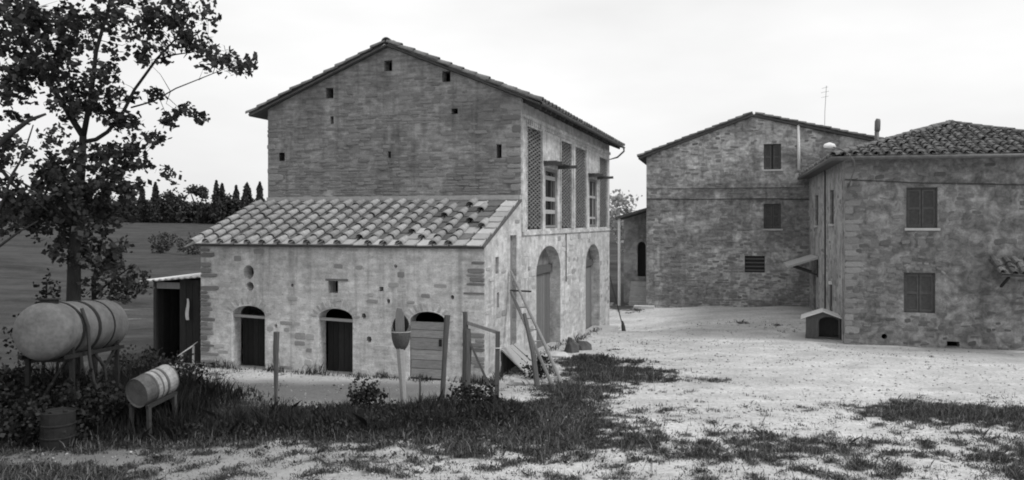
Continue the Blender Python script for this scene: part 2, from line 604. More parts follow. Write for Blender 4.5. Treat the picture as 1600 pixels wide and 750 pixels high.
def stone_unit(k, seg=8):
    """an irregular rounded block: back ring, front ring, front face"""
    rr = random.Random(100 + k)
    vs = []
    ring = []
    for cx_s, cz_s in ((1, 1), (-1, 1), (-1, -1), (1, -1)):
        e1, e2 = rr.uniform(.26, .46), rr.uniform(.18, .40)
        q1 = (cx_s * rr.uniform(.47, .50), cz_s * e2)
        q2 = (cx_s * e1, cz_s * rr.uniform(.44, .50))
        ring += [q1, q2] if cx_s * cz_s > 0 else [q2, q1]
    vs += [(x, 0.02, z) for x, z in ring]
    vs += [(x * .97, -.75, z * .95) for x, z in ring]
    vs += [(x * .84, -1 - rr.uniform(-.15, .1), z * .78) for x, z in ring]
    fs = [(i, (i + 1) % seg, (i + 1) % seg + seg, i + seg) for i in range(seg)]
    fs += [(i + seg, (i + 1) % seg + seg, (i + 1) % seg + 2 * seg, i + 2 * seg) for i in range(seg)]
    fs += [tuple(range(2 * seg, 3 * seg))]
    return vs, fs


STONES = [stone_unit(k) for k in range(10)]
STONE_ME = {}


def stone_mesh(k, mat):
    if (k, mat) not in STONE_ME:
        me = bpy.data.meshes.new('stone')
        me.from_pydata(STONES[k][0], [], STONES[k][1])
        me.materials.append(M[mat])
        STONE_ME[(k, mat)] = me
    return STONE_ME[(k, mat)]


def lay(region, holes, hr, wr, seed, keep, jog=0.3, gap=0.014, vmin=-9, tumble=.1):
    """courses of stones as (u, v, w, h); keep(u, v, rng) says whether the render lets it show"""
    rr = random.Random(seed)
    us = [p[0] for p in region]
    vs = [p[1] for p in region]
    out_ = []
    small_ = [(min(p[0] for p in hl), max(p[0] for p in hl), min(p[1] for p in hl), max(p[1] for p in hl)) for hl in holes]
    small_ = [q for q in small_ if q[1] - q[0] < 1.5 and q[3] - q[2] < 1.5]
    v = max(min(vs), vmin)
    while v < max(vs):
        h = rr.uniform(*hr)
        u = min(us) - rr.uniform(0, wr[1])
        while u < max(us):
            w = rr.uniform(*wr)
            hh = h * rr.uniform(1 - jog, 1 + jog * .3)
            c = (u + w / 2, v + h / 2 + rr.uniform(-tumble, tumble) * h)
            cs = [(c[0] + i * w * .5, c[1] + j * hh * .5) for i in (-1, 1) for j in (-1, 1)]
            if all(inside(q, region) for q in cs) and not any(inside(q, hl) for hl in holes for q in cs + [c]) \
                    and not any(c[0] - w / 2 < x < c[0] + w / 2 and c[1] - hh / 2 < y < c[1] + hh / 2 for hl in holes for x, y in hl) \
                    and not any(c[0] + w / 2 > bx0 and c[0] - w / 2 < bx1 and c[1] + hh / 2 > by0 and c[1] - hh / 2 < by1 for bx0, bx1, by0, by1 in small_) \
                    and keep(c[0], c[1], rr):
                out_.append((c[0], c[1], w - gap, hh - gap, rr.uniform(.004, .022)))
            u += w
        v += h
    return out_


def set_stones(wall_o, st, n_parts, mat, name='stone', turn=.05):
    st = sorted(st, key=lambda s: -s[2] * s[3])
    rr = random.Random(len(st))
    for s in st[:n_parts]:
        o = bpy.data.objects.new(name, stone_mesh(rr.randrange(10), mat))
        COL.objects.link(o)
        o.parent = wall_o
        o.location = (s[0], 0, s[1])
        o.scale = (s[2], s[4], s[3])
        o.rotation_euler = (0, rr.uniform(-turn, turn), 0)
    rest = st[n_parts:]
    if rest:
        mb = MB()
        for s in rest:
            vs, fs = STONES[rr.randrange(10)]
            mb.add([(s[0] + x * s[2], y * s[4], s[1] + z * s[3]) for x, y, z in vs], fs)
        me = bpy.data.meshes.new('rubble_stones')
        me.from_pydata(mb.v, [], mb.f)
        o = link('rubble_stones', me, mat + '_mass' if mat + '_mass' in M else mat, wall_o)
        stuffed(o)


# ------------------------------------------------------------------ tiles
def coppo(seg=7, r0=.118, r1=.090, ln=.50, th=.016):
    """half-round cap tile lying along +y (up the slope), wide end at y=0"""
    vs, fs = [], []
    for y, r in ((0, r0), (ln, r1)):
        for rad in (r, r - th):
            for i in range(seg + 1):
                a = math.pi * i / seg
                vs.append((math.cos(a) * rad, y, math.sin(a) * rad * .95))
    n = seg + 1
    for i in range(seg):
        fs += [(i, i + 1, i + 1 + 2 * n, i + 2 * n), (i + n, i + 3 * n, i + 1 + 3 * n, i + 1 + n),
               (i, i + n, i + 1 + n, i + 1), (i + 2 * n, i + 1 + 2 * n, i + 1 + 3 * n, i + 3 * n)]
    return vs, fs


def embrice(w=.40, ln=.50, th=.022, lip=.04):
    """flat pan tile with raised side lips, tapering up the slope"""
    prof = [(-w / 2, lip), (-w / 2 + .022, lip), (-w / 2 + .03, th), (w / 2 - .03, th), (w / 2 - .022, lip), (w / 2, lip), (w / 2, 0), (-w / 2, 0)]
    n = len(prof)
    vs = [(x, 0, z) for x, z in prof] + [(x * .86, ln, z) for x, z in prof]
    fs = [tuple(range(n - 1, -1, -1)), tuple(range(n, 2 * n))] + [(i, (i + 1) % n, (i + 1) % n + n, i + n) for i in range(n)]
    return vs, fs


COP, EMB = coppo(), embrice()
COP_LO = coppo(4, th=.02)


def mesh_of(name, vf, mat):
    me = bpy.data.meshes.new(name)
    me.from_pydata(vf[0], [], vf[1])
    me.materials.append(M[mat])
    return me


def tile_field(parent, name, frame, width, length, pu=.42, pv=.42, keep=None, parts=False, rnd=.012, u_off=0.0, cap_keep=None, mat='tile_mass', part_mats=('cap_tile', 'pan_tile'), bare=None):
    """frame: 4x4 matrix with x along the eave, y up the slope, z off the slope"""
    rr = random.Random(name + str(width))
    nu, nv = max(1, int(width / pu + .2)), max(1, int(length / pv + .2))
    me_c = mesh_of('cap_tile', COP, part_mats[0]) if parts else None
    me_e = mesh_of('pan_tile', EMB, part_mats[1]) if parts else None
    me_b = mesh_of('bare_pan_tile', EMB, 'bare_pan') if bare is not None else None
    acc = MB()
    for j in range(nv):
        for i in range(nu + 1):
            for kind in ('pan', 'cap'):
                if kind == 'pan' and i == nu:
                    continue
                u = u_off + (i + (.5 if kind == 'pan' else 0)) * pu
                v = j * pv
                if keep and not keep(u, v + pv * .5):
                    continue
                if kind == 'cap' and cap_keep and not cap_keep(i, j, rr):
                    continue
                lift = .004 + (.045 if kind == 'cap' else 0)
                m = frame @ Matrix.Translation((u + rr.uniform(-rnd, rnd), v - .03 + rr.uniform(-rnd, rnd) * 1.5, lift + rr.uniform(0, rnd))) \
                    @ Matrix.Rotation(rr.uniform(-2.6, 2.6) * rnd, 4, 'Z') @ Matrix.Rotation(-.050 + rr.uniform(-.9, .9) * rnd, 4, 'X') \
                    @ Matrix.Rotation(rr.uniform(-2, 2) * rnd, 4, 'Y')
                if parts:
                    o = bpy.data.objects.new(kind + '_tile', me_c if kind == 'cap' else (me_b if bare is not None and bare(i, j, rr) else me_e))
                    COL.objects.link(o)
                    o.parent = parent
                    o.matrix_local = m
                else:
                    vf = COP_LO if kind == 'cap' else EMB
                    acc.add([m @ Vector(p) for p in vf[0]], vf[1])
    if not parts:
        me = bpy.data.meshes.new(name)
        me.from_pydata(acc.v, [], acc.f)
        return stuffed(link(name, me, mat, parent))


def slope_frame(o, u, v):
    """matrix from an origin, a unit vector along the eave and one up the slope"""
    o, u, v = Vector(o), Vector(u).normalized(), Vector(v).normalized()
    n = u.cross(v).normalized()
    m = Matrix((u, v, n)).transposed().to_4x4()
    m.translation = o
    return m


# ================================================================== BARN and its low animal shed
TH = R(16.7)
d1 = Vector((math.sin(TH), math.cos(TH)))
SH = Vector((-0.68, 20.6))
BW_, SD = 8.26, 3.26                    # width of both, depth of the shed
BA = SH + d1 * SD
BL = 14.4                               # length of the barn
EV, RG = 7.52, 9.22                     # eave and ridge

barn = thing('barn', 'tall stone hay barn with brick lattice screens and two arched cart doors', 'barn', (BA.x, BA.y, 0), -TH)
mid = -BW_ / 2
PUT = [(-6.1, 7.93), (-4.14, 8.66), (-2.28, 8.25)]        # square holes under the verge
putholes = [rect(u - .13, u + .13, v - .16, v + .16) for u, v in PUT]
small = [(-7.76, 6.02, .10, .13), (-0.66, 6.02, .08, .20), (-2.02, 7.22, .10, .08), (-6.02, 7.1, .06, .12), (-4.1, 6.0, .05, .10)]
putholes += [rect(u - a, u + a, v - b, v + b) for u, v, a, b in small]
gable_out = [(-BW_, -1.2), (0, -1.2), (0, EV), (mid, RG), (-BW_, EV)]
gw = wall('gable_wall', barn, 'gable_render', gable_out, putholes, .40, label='dark grey coursed stone gable wall with small square holes')


def keep_gable(u, v, rr):
    if v < 4.5:
        return False
    n = float(vnoise(np.array(u * .9 + 3), np.array(v * 1.3)))
    return rr.random() < (0.72 if v < 6.0 else 0.28) + .7 * (n - .5)


set_stones(gw, lay(gable_out, putholes, (.075, .14), (.15, .46), 3, keep_gable, vmin=4.6, jog=.4, tumble=.2), 300, 'stone')
rr = random.Random(19)
for side in (0, 1):
    z = 4.75
    while z < EV - .25:
        h = rr.uniform(.10, .24)
        w = rr.uniform(.25, .60)
        if rr.random() < .8:
            o = bpy.data.objects.new('quoin', stone_mesh(rr.randrange(10), 'quoin'))
            COL.objects.link(o)
            o.parent = gw
            o.location = ((-BW_ + w / 2 - rr.uniform(.0, .025)) if side == 0 else (-w / 2 + rr.uniform(.0, .012)), 0, z + h / 2)
            o.scale = (w, rr.uniform(.008, .03), h - .015)
        z += h
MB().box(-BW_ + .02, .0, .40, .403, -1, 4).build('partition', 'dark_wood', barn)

# right-hand long wall: u runs from the near corner back
A1, A2 = (1.69, 4.85), (9.12, 12.05)
lat = [(.56, 2.32), (4.88, 6.58), (7.14, 9.10), (11.85, 13.75)]
win = [(2.80, 4.42), (9.85, 11.45)]
LB, LT = 3.76, 6.80
holes_s = [arch(A1[0], A1[1], -1.0, 2.40, 3.22, 14), arch(A2[0], A2[1], -1.15, 2.25, 3.08, 14)]
holes_s += [rect(a, b, LB, LT - .02 * i) for i, (a, b) in enumerate(lat)]
holes_s += [rect(a, b, LB + .02, 5.72) for a, b in win]
side_out = [(0, -1.3), (BL, -1.3), (BL, EV), (0, EV)]
SR = R(90)
sw = wall('long_wall', barn, 'side_render', side_out, holes_s, .42, (0, 0, 0), SR, 'pale rendered long wall with lattice screens and arches')


def keep_side(u, v, rr):
    n = float(vnoise(np.array(u * .7 + 30), np.array(v * .9)))
    return rr.random() < .10 + .9 * max(0, n - .45) and v < 3.7


set_stones(sw, lay(side_out, holes_s, (.15, .24), (.25, .6), 8, keep_side, vmin=-.6), 60, 'stone_pale')
# far and left walls close the barn
bwall = wall('back_wall', barn, 'gable_render', [(0, -1.3), (BW_, -1.3), (BW_, EV), (BW_ / 2, RG), (0, EV)], [], .4, (0, BL, 0), R(180))
lwall = wall('left_wall', barn, 'gable_render', [(-BL, -1.3), (0, -1.3), (0, EV), (-BL, EV)], [], .4, (-BW_, 0, 0), R(-90))

# brick lattice: crossed diagonals of bricks set in each bay
for k, (a, b) in enumerate(lat):
    mb = MB()
    rr = random.Random(k)
    top = LT - .02 * k
    pz, slp, bl = .120, .26, .25            # spacing up the wall, slope of the bricks, brick length
    for sgn in (1, -1):
        rows = int((top - LB + (b - a) * slp) / pz) + 2
        for i in range(rows):
            u = a + rr.uniform(-.02, 0)
            z_st = LB + i * pz - (0 if sgn < 0 else (b - a) * slp)
            if sgn < 0:
                z_st = LB + i * pz
            while u < b:
                u0, u1 = max(u, a), min(u + bl, b)
                z0 = z_st + sgn * (u0 - a) * slp
                z1 = z_st + sgn * (u1 - a) * slp
                u += bl + .004
                if min(z0, z1) < LB or max(z0, z1) > top or u1 - u0 < .05:
                    continue
                y = .045 + rr.uniform(-.008, .008)
                mb.bar((u0, y, z0), (u1, y, z1), .05, .040)
    if mb.v:
        o = mb.build('brick_lattice', 'lattice_brick', barn, (0, 0, 0), (0, 0, SR))
        o['label'] = 'diamond brick lattice screen filling a tall bay of the long wall'
        o['kind'] = 'stuff'
    # slender frame edges of the bay
    MB().box(a - .09, a - .002, -.035, .05, LB - .05, top + .05).build('bay_edging', 'side_render', barn, rot=(0, 0, SR))
    MB().box(b + .002, b + .09, -.035, .05, LB - .05, top + .05).build('bay_edging', 'side_render', barn, rot=(0, 0, SR))
# stepped cornice over the bays
MB().box(.2, BL - .1, -.07, -.001, 6.98, 7.10).build('cornice', 'side_render', barn, rot=(0, 0, SR))
for i in range(60):
    u = .45 + i * .227
    if u < BL - .3:
        MB().box(u, u + .12, -.045, -.001, 6.86, 6.978).build('dentil', 'side_render', barn, rot=(0, 0, SR))
MB().box(.1, BL - .05, -.05, -.001, 3.60, 3.70).build('string_course', 'side_render', barn, rot=(0, 0, SR))
MB().box(6.78, 6.94, -.05, -.001, 3.702, 6.85).build('pilaster', 'side_render', barn, rot=(0, 0, SR))
MB().box(.05, .42, -.03, -.001, 3.702, 6.97).build('pilaster', 'side_render', barn, rot=(0, 0, SR))

# tall upper openings with pale frames and a sill of rough timber over each head
for k, (a, b) in enumerate(win):
    w_o = MB()
    fr = .10
    for (u0, u1, z0, z1) in ((a, a + fr, LB, 5.72), (b - fr, b, LB, 5.72), (a + fr, b - fr, 5.60, 5.72), (a + fr, b - fr, LB + .02, LB + .12)):
        w_o.box(u0 + .002, u1 - .002, .05, .14, z0 + .022, z1 - .002)
    wo = w_o.build('window', 'grey_wood', barn, rot=(0, 0, SR))
    bars = [4.25, 4.66, 5.35] if k == 0 else [4.10, 4.95]
    for z in bars:
        MB().box(a + fr, b - fr, .06, .12, z, z + (.13 if k == 0 else .09)).build('crossbar', 'pale_wood', wo)
    MB().box((a + b) / 2 + .25, (a + b) / 2 + .33, .07, .11, LB + .12, 5.60).build('mullion', 'old_wood' if k == 0 else 'pale_wood', wo)
    MB().box(a + fr, b - fr, .125, .135, LB + .12, 5.6).build('pane', 'glass', wo)
    # projecting ledge of old boards
    lo = MB()
    for j in range(3):
        y0 = -.42 + j * .15
        lo.box(a - .18 + random.uniform(-.12, .08), b + .12 + random.uniform(-.2, .3), y0, y0 + .13, 5.86 + random.uniform(-.012, .012), 5.91)
    lo.bar((a - .15, .2, 5.80), (a - .15, -.6, 5.83), .10)
    lo.bar((b + .1, .2, 5.80), (b + .1, -.66, 5.83), .10)
    lo.build('ledge', 'old_wood', barn, rot=(0, 0, SR))

# cart doors set back in the arches: planks, a heavy lintel and a plastered head above
for k, (a, b) in enumerate((A1, A2)):
    top = 2.30 if k == 0 else 2.15
    dr = MB().box(a - .1, b + .1, .40, .43, -1.1, top - .02).build('cart_door', 'old_wood', barn, rot=(0, 0, SR))
    n = 12
    for i in range(n):
        u0 = a + (b - a) * i / n
        MB().box(u0 + .006, u0 + (b - a) / n - .006, .355 + random.uniform(0, .012), .399, -1.0, top - .03).build('plank', 'door_wood', dr)
    MB().box(a - .05, b + .05, .28, .44, top, top + .26).build('lintel', 'old_wood', barn, rot=(0, 0, SR))
    MB().box(a - .1, b + .1, .36, .44, top + .263, 3.4).build('arch_infill', 'lintel_render', barn, rot=(0, 0, SR))
MB().box(8.9, 12.3, -.75, .3, -1.2, -.42).build('threshold', 'concrete', barn, rot=(0, 0, SR))
MB().box(1.5, 5.0, -.30, .3, -1.2, -.12).build('threshold', 'concrete', barn, rot=(0, 0, SR))
# rod and small iron bits on the wall
MB().tube([(5.6, -.03, 3.58), (5.6, -.03, 1.9)], .02, 6).build('conduit', 'zinc', barn, rot=(0, 0, SR))

# roof: boarded slab, tiles, gutter
ang = math.atan2(RG - EV, BW_ / 2)
sl = (BW_ / 2) / math.cos(ang)
OV, OVG = .62, .16                          # overhang at eaves and at the gable
th = .065
roof = MB()
for sgn in (1, -1):
    u = Vector((math.cos(ang) * sgn, 0, -math.sin(ang)))
    n = Vector((math.sin(ang) * sgn, 0, math.cos(ang)))
    rid = Vector((mid, 0, RG + .0))
    e = rid + u * (sl + OV)
    vs = []
    for y in (-OVG, BL + .2):
        for p in (rid, e):
            for h in (0.015, th):
                q = p + n * h
                vs.append((q.x, y, q.z))
    roof.add(vs, [(0, 1, 3, 2), (4, 6, 7, 5), (1, 5, 7, 3), (0, 2, 6, 4), (2, 3, 7, 6), (0, 4, 5, 1)])
ro = roof.build('roof', 'roof_edge', barn)
for sgn in (1, -1):
    up = Vector((-math.cos(ang) * sgn, 0, math.sin(ang)))
    n = Vector((math.sin(ang) * sgn, 0, math.cos(ang)))
    e = Vector((mid, 0, RG)) - up * (sl + OV) + n * (th + .006)
    uu = Vector((0, 1, 0)) if sgn > 0 else Vector((0, -1, 0))
    o0 = e + Vector((0, -OVG - .02 if sgn > 0 else BL + .2, 0))
    fr = slope_frame(o0, uu, up)
    # tiles at the gable verge are parts, the field behind is one mass
    L_ = sl + OV
    wdt = BL + .34
    verge = (lambda u, v: u < .3) if sgn > 0 else (lambda u, v: u > wdt - .42)
    tile_field(ro, 'verge', fr, wdt, L_, keep=verge, parts=True, rnd=.022, part_mats=('verge_tile', 'verge_tile'))
    tile_field(ro, 'roof_tiles', fr, wdt, L_, keep=lambda u, v, q=verge: not q(u, v), parts=False)
for i in range(32):
    y = -OVG - .03 + i * .46
    m_ = Matrix.Translation((mid, y, RG + th + .05)) @ Matrix.Rotation(random.uniform(-.05, .05), 4, 'Y') @ Matrix.Rotation(-.03, 4, 'X') @ Matrix.Scale(1.35, 4)
    o = bpy.data.objects.new('ridge_tile', bpy.data.meshes.get('ridge_tile') or mesh_of('ridge_tile', COP, 'verge_tile'))
    COL.objects.link(o)
    o.parent = ro
    o.matrix_local = m_
# rafters under the side eave and a half-round gutter ending in a bent outlet
for i in range(24):
    y = .25 + i * .60
    u = Vector((math.cos(ang), 0, -math.sin(ang)))
    p = Vector((mid, y, RG)) + u * (sl - .1)
    q = Vector((mid, y, RG)) + u * (sl + OV - .05)
    MB().bar(p - Vector((0, 0, .05)), q - Vector((0, 0, .05)), .09, .10).build('rafter', 'dark_wood', ro)
ge = Vector((mid, 0, RG)) + Vector((math.cos(ang), 0, -math.sin(ang))) * (sl + OV)
gut = MB()
ring = []
for y in (-OVG, BL + .25):
    for i in range(7):
        a_ = math.pi + math.pi * i / 6
        gut.v.append((ge.x + .05 + .055 * math.cos(a_), y, ge.z + .06 + .055 * math.sin(a_)))
gut.f += [(i, i + 1, i + 8, i + 7) for i in range(6)]
gut.build('gutter', 'roof_edge', ro)
MB().tube([(ge.x + .06, BL + .1, ge.z), (ge.x + .06, BL + .16, ge.z - .12), (ge.x - .25, BL + .24, ge.z - .38), (-.12, BL + .22, ge.z - .50), (-.14, BL + .2, 4.2)], .04, 8).build('downpipe', 'zinc', ro, smooth=True)

# ------------------------------------------------------------------ the low shed leaning on the gable
shed = thing('animal_shed', 'low whitewashed stone lean-to shed with three arched doorways built on the gable', 'shed', (SH.x, SH.y, 0), -TH)
ZE, ZT = 3.36, 4.56
DO = [(-7.27, -6.23), (-4.63, -3.615), (-2.01, -1.02)]
sh_holes = [arch(a, b, -.6, 1.46, 1.72) for a, b in DO]
sh_holes += [oval(-6.74, 2.62, .17, .20), oval(-6.70, 2.24, .13, .13, 8), rect(-4.33, -4.04, 2.12, 2.44), rect(-2.87, -2.74, 2.20, 2.32)]
for (u, v, a, b) in [(-3.3, 1.55, .07, .08), (-2.4, 2.85, .05, .05), (-5.4, 2.3, .05, .05), (-.85, 2.1, .05, .06), (-2.6, 1.95, .05, .07), (-3.15, .95, .08, .09), (-5.9, 1.2, .05, .06)]:
    sh_holes.append(oval(u, v, a, b, 7))
sh_out = [(-BW_, -1.0), (0, -1.0), (0, ZE), (-BW_, ZE)]
fw = wall('front_wall', shed, 'shed_render', sh_out, sh_holes, .42, label='patchy whitewashed front wall with arched doorways')


def keep_shed(u, v, rr):
    n = float(vnoise(np.array(u * .8 + 60), np.array(v * 1.1 + 4)))
    lowz = max(0, .9 - v) * .25
    return rr.random() < .05 + .8 * max(0, n - .55) + lowz


set_stones(fw, lay(sh_out, sh_holes, (.12, .20), (.18, .42), 21, keep_shed, vmin=-.1), 150, 'stone_pale')
# quoins of dark brick at the two corners
rr = random.Random(4)
for side in (0, 1):
    z = -.1
    while z < 3.2:
        h = rr.uniform(.07, .16)
        w = rr.uniform(.22, .62)
        if rr.random() < (.8 if side == 0 else .55):
            o = bpy.data.objects.new('quoin', stone_mesh(rr.randrange(10), 'quoin'))
            COL.objects.link(o)
            o.parent = fw
            o.location = ((-BW_ + w / 2 - .01) if side == 0 else (-w / 2 + .01), 0, z + h / 2)
            o.scale = (w, .03, h - .018)
        z += h
# voussoirs fanned over each doorway
for a, b in DO:
    c, hw = (a + b) / 2, (b - a) / 2
    for i in range(11):
        al = math.pi * (i + .5) / 11
        p = (c + (hw + .12) * math.cos(al), 1.46 + (.26 + .13) * math.sin(al))
        o = bpy.data.objects.new('voussoir', stone_mesh(i % 10, 'voussoir'))
        COL.objects.link(o)
        o.parent = fw
        o.location = (p[0], 0, p[1])
        o.scale = (.19, .014, .07)
        o.rotation_euler = (0, -math.atan2((.26 + .13) * math.sin(al) * 1.6, (hw) * math.cos(al)), 0)
rw = wall('end_wall', shed, 'side_render', [(0, -1.0), (SD, -1.0), (SD, ZT), (0, ZE)],
          [rect(.88, 1.16, 2.64, 3.08), rect(2.19, 2.80, .55, 3.62), rect(1.0, 1.2, 1.75, 2.15)], .40, (0, 0, 0), SR, 'pale end wall with a slit and a tall niche')
MB().box(2.1, 2.9, .13, .16, .4, 3.8).build('niche_board', 'grey_wood', shed, rot=(0, 0, SR))
MB().box(.9, 1.4, .16, .19, 1.6, 2.3).build('slit_infill', 'house_side_render', shed, rot=(0, 0, SR))


def keep_end(u, v, rr):
    return rr.random() < .22


set_stones(rw, lay([(0.05, -.2), (SD, -.2), (SD, ZT - .2), (0.05, ZE - .2)], [rect(.8, 1.25, 2.5, 3.2), rect(2.1, 2.9, .4, 3.7), rect(.95, 1.25, 1.7, 2.2)], (.12, .2), (.2, .5), 77, keep_end), 60, 'stone_pale')
lw = wall('left_end_wall', shed, 'shed_render', [(-SD, -1.0), (0, -1.0), (0, ZE), (-SD, ZT)], [], .40, (-BW_, 0, 0), R(-90))
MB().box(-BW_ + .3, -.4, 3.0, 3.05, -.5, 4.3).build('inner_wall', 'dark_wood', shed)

# doorways: pale lintel bars, dark doors standing inside, one boarded door
for i, (a, b) in enumerate(DO[:2]):
    MB().bar((a - .02, .10, 1.43), (b + .0, .10, 1.40), .05, .07).build('lintel_bar', 'pale_wood', shed)
    dd = MB().box(a + .05, b + .05, .44, .47, -.2, 1.42).build('door', 'tar_board', shed)
    for j in range(6):
        u0 = a + .06 + j * (b - a - .04) / 6
        MB().box(u0, u0 + (b - a - .04) / 6 - .012, .425, .438, -.1, 1.40).build('plank', 'tar_board', dd)
a, b = DO[2]
dd = MB().box(a + .03, b - .03, .07, .10, -.1, 1.44).build('boarded_door', 'old_wood', shed)
z = .03
for j, h in enumerate((.24, .22, .26, .30, .20, .21)):
    MB().box(a + .01 + random.uniform(0, .03), b - .02 + random.uniform(-.02, .03), .03 + random.uniform(-.008, .008), .068, z + .007, z + h - .007).build('plank', 'board', dd)
    z += h
MB().box(b - .20, b - .12, .012, .03, .85, 1.03).build('latch', 'rust', dd)
MB().box(-4.40, -3.75, -.02, .1, 2.445, 2.50).build('small_lintel', 'stone', shed)
# stone doorstep strip


# lean-to roof of pan and cap tiles, each one on its own
an2 = math.atan2(ZT - ZE, SD)
sl2 = SD / math.cos(an2)
up = Vector((0, math.cos(an2), math.sin(an2)))
n = Vector((0, -math.sin(an2), math.cos(an2)))
ov = .14
rs = MB()
e0 = Vector((0, 0, ZE)) - up * ov
for x in (-BW_ - .10, .06):
    pass
vs = []
for x in (-BW_ - .08, .03):
    for s_ in (-ov, sl2 - .005):
        for h in (.012, .085):
            q = Vector((x, 0, ZE)) + up * s_ + n * h
            vs.append(q)
rs.add(vs, [(0, 1, 3, 2), (4, 6, 7, 5), (1, 5, 7, 3), (0, 2, 6, 4), (2, 3, 7, 6), (0, 4, 5, 1)])
lr = rs.build('lean_to_roof', 'roof_edge', shed)
nu = 19
pu = (BW_ + .12) / nu
fr = slope_frame(Vector((-BW_ - .10, 0, ZE)) - up * (ov + .03) + n * .09, Vector((1, 0, 0)), up)
GAPS = {(17, 3), (18, 3)}


def cap_keep(i, j, rr_):
    if i >= 19:
        return False
    if (i, j) in {(18, 0), (18, 1), (18, 2), (18, 4), (18, 5), (18, 6), (18, 7), (17, 3), (17, 5), (16, 6), (15, 0), (15, 4), (14, 1), (11, 0), (17, 7), (15, 7)}:
        return False
    return True


tile_field(lr, 'tiles', fr, pu * nu, sl2 + ov, pu=pu, pv=.425, parts=True, rnd=.014, cap_keep=cap_keep, bare=lambda i, j, q_: i >= 18 or (i >= 13 and q_.random() < .3) or j == 0,
           keep=lambda u, v: not (17 < u / pu < 18 and .425 * 3 < v < .425 * 4))
MB().box(-BW_ + .02, .0, SD - .11, SD - .004, ZT + .06, ZT + .19).build('mortar_flashing', 'ridge_mortar', shed)
# loose tile end at the left verge
m_ = slope_frame(Vector((-BW_ - .30, -.10, ZE - .05)), Vector((1, 0, .3)), up)
o = link('loose_tile', mesh_of('loose_tile', EMB, 'pan_tile'), None, lr)
o.matrix_local = m_

# ================================================================== RIGHT-HAND HOUSE
TR = R(14.5)
HC = Vector((12.0, 30.0))
house = thing('farmhouse', 'rubble stone farmhouse with dark shutters and low hipped tile roof', 'house', (HC.x, HC.y, 0), -TR)
HW, HD, HE = 9.0, 14.3, 6.42
wins = [(2.04, 3.05, 3.77, 5.20), (1.96, 2.98, .77, 2.19)]
h_holes = [rect(*w_) for w_ in wins] + [oval(1.32, -.10, .10, .10, 8), rect(3.35, 3.75, -.38, -.20)]
h_out = [(0, -1.5), (HW, -1.5), (HW, HE), (0, HE)]
hw = wall('front_wall', house, 'house_render', h_out, h_holes, .40, label='grey rubble front wall with worn render')


def keep_house(u, v, rr):
    n_ = float(vnoise(np.array(u * .6 + 9), np.array(v * .7 + 40)))
    return u < 6.4 and rr.random() < .30 + .9 * (n_ - .42)


set_stones(hw, lay(h_out, h_holes, (.10, .24), (.12, .40), 31, keep_house, jog=.55, vmin=-.4, tumble=.42), 300, 'stone_house', turn=.22)
rr = random.Random(14)
z = -.4
while z < 6.1:       # corner blocks
    h = rr.uniform(.16, .30)
    w = rr.choice((.3, .55)) + rr.uniform(-.06, .06)
    o = bpy.data.objects.new('quoin', stone_mesh(rr.randrange(10), 'quoin'))
    COL.objects.link(o)
    o.parent = hw
    o.location = (w / 2 - .01, 0, z + h / 2)
    o.scale = (w, rr.uniform(.006, .022), h - .01)
    z += h
sw_holes = [rect(-4.4, -3.2, 3.90, 5.27), rect(-10.4, -9.1, 3.82, 5.24), rect(-11.3, -10.1, -1.4, 1.75)]
ls = wall('side_wall', house, 'house_side_render', [(-HD, -1.5), (0, -1.5), (0, HE), (-HD, HE)], sw_holes, .40, (0, 0, 0), R(-90), 'lighter rendered side wall with narrow windows')
set_stones(ls, lay([(-HD + .1, -.5), (-.1, -.5), (-.1, 6), (-HD + .1, 6)], sw_holes, (.15, .25), (.2, .5), 51, lambda u, v, r_: r_.random() < .12), 40, 'stone')
wall('back_wall', house, 'house_render', [(-HW, -1.5), (0, -1.5), (0, HE), (-HW, HE)], [], .4, (0, HD, 0), R(180))
wall('right_wall', house, 'house_render', [(0, -1.5), (HD, -1.5), (HD, HE), (0, HE)], [], .4, (HW, 0, 0), R(90))


def shutters(parent, u0, u1, v0, v1, mat='shutter', rz=0.0, gapc=.02, depth=.09, open_=0.0, sill=True):
    """pair of louvred shutters in a frame, with a stone sill"""
    fo = MB()
    for (a0, a1, b0, b1) in ((u0, u0 + .05, v0, v1), (u1 - .05, u1, v0, v1), (u0 + .05, u1 - .05, v1 - .05, v1)):
        fo.box(a0 + .001, a1 - .001, depth - .02, depth + .10, b0 + .001, b1 - .001)
    w_ = fo.build('window', mat, parent, rot=(0, 0, rz))
    m_ = (u0 + u1) / 2
    for a0, a1 in ((u0 + .055, m_ - gapc / 2), (m_ + gapc / 2, u1 - .055)):
        s = MB()
        st = .065
        b0, b1 = v0 + .02, v1 - .06
        for q in ((a0, a0 + st, b0, b1), (a1 - st, a1, b0, b1), (a0 + st, a1 - st, b0, b0 + .09), (a0 + st, a1 - st, b1 - .08, b1), (a0 + st, a1 - st, (b0 + b1) / 2 - .04, (b0 + b1) / 2 + .04)):
            s.box(q[0], q[1], depth, depth + .04, q[2], q[3])
        z_ = b0 + .09
        while z_ < b1 - .1:
            s.add([(a0 + st, depth + .006, z_), (a1 - st, depth + .006, z_), (a1 - st, depth + .036, z_ + .055), (a0 + st, depth + .036, z_ + .055),
                   (a0 + st, depth + .012, z_ - .004), (a1 - st, depth + .012, z_ - .004), (a1 - st, depth + .042, z_ + .05), (a0 + st, depth + .042, z_ + .05)],
                  [(0, 1, 2, 3), (7, 6, 5, 4), (0, 4, 5, 1), (2, 6, 7, 3)])
            z_ += .052
        s.build('shutter', mat, w_)
    MB().box(u0 + .01, u1 - .01, depth + .12, depth + .14, v0, v1).build('pane', 'glass', w_)
    if sill:
        MB().box(u0 - .06, u1 + .08, -.07, .10, v0 - .09, v0 - .002).build('sill', 'concrete' if mat == 'shutter' else 'stone', w_)
    return w_


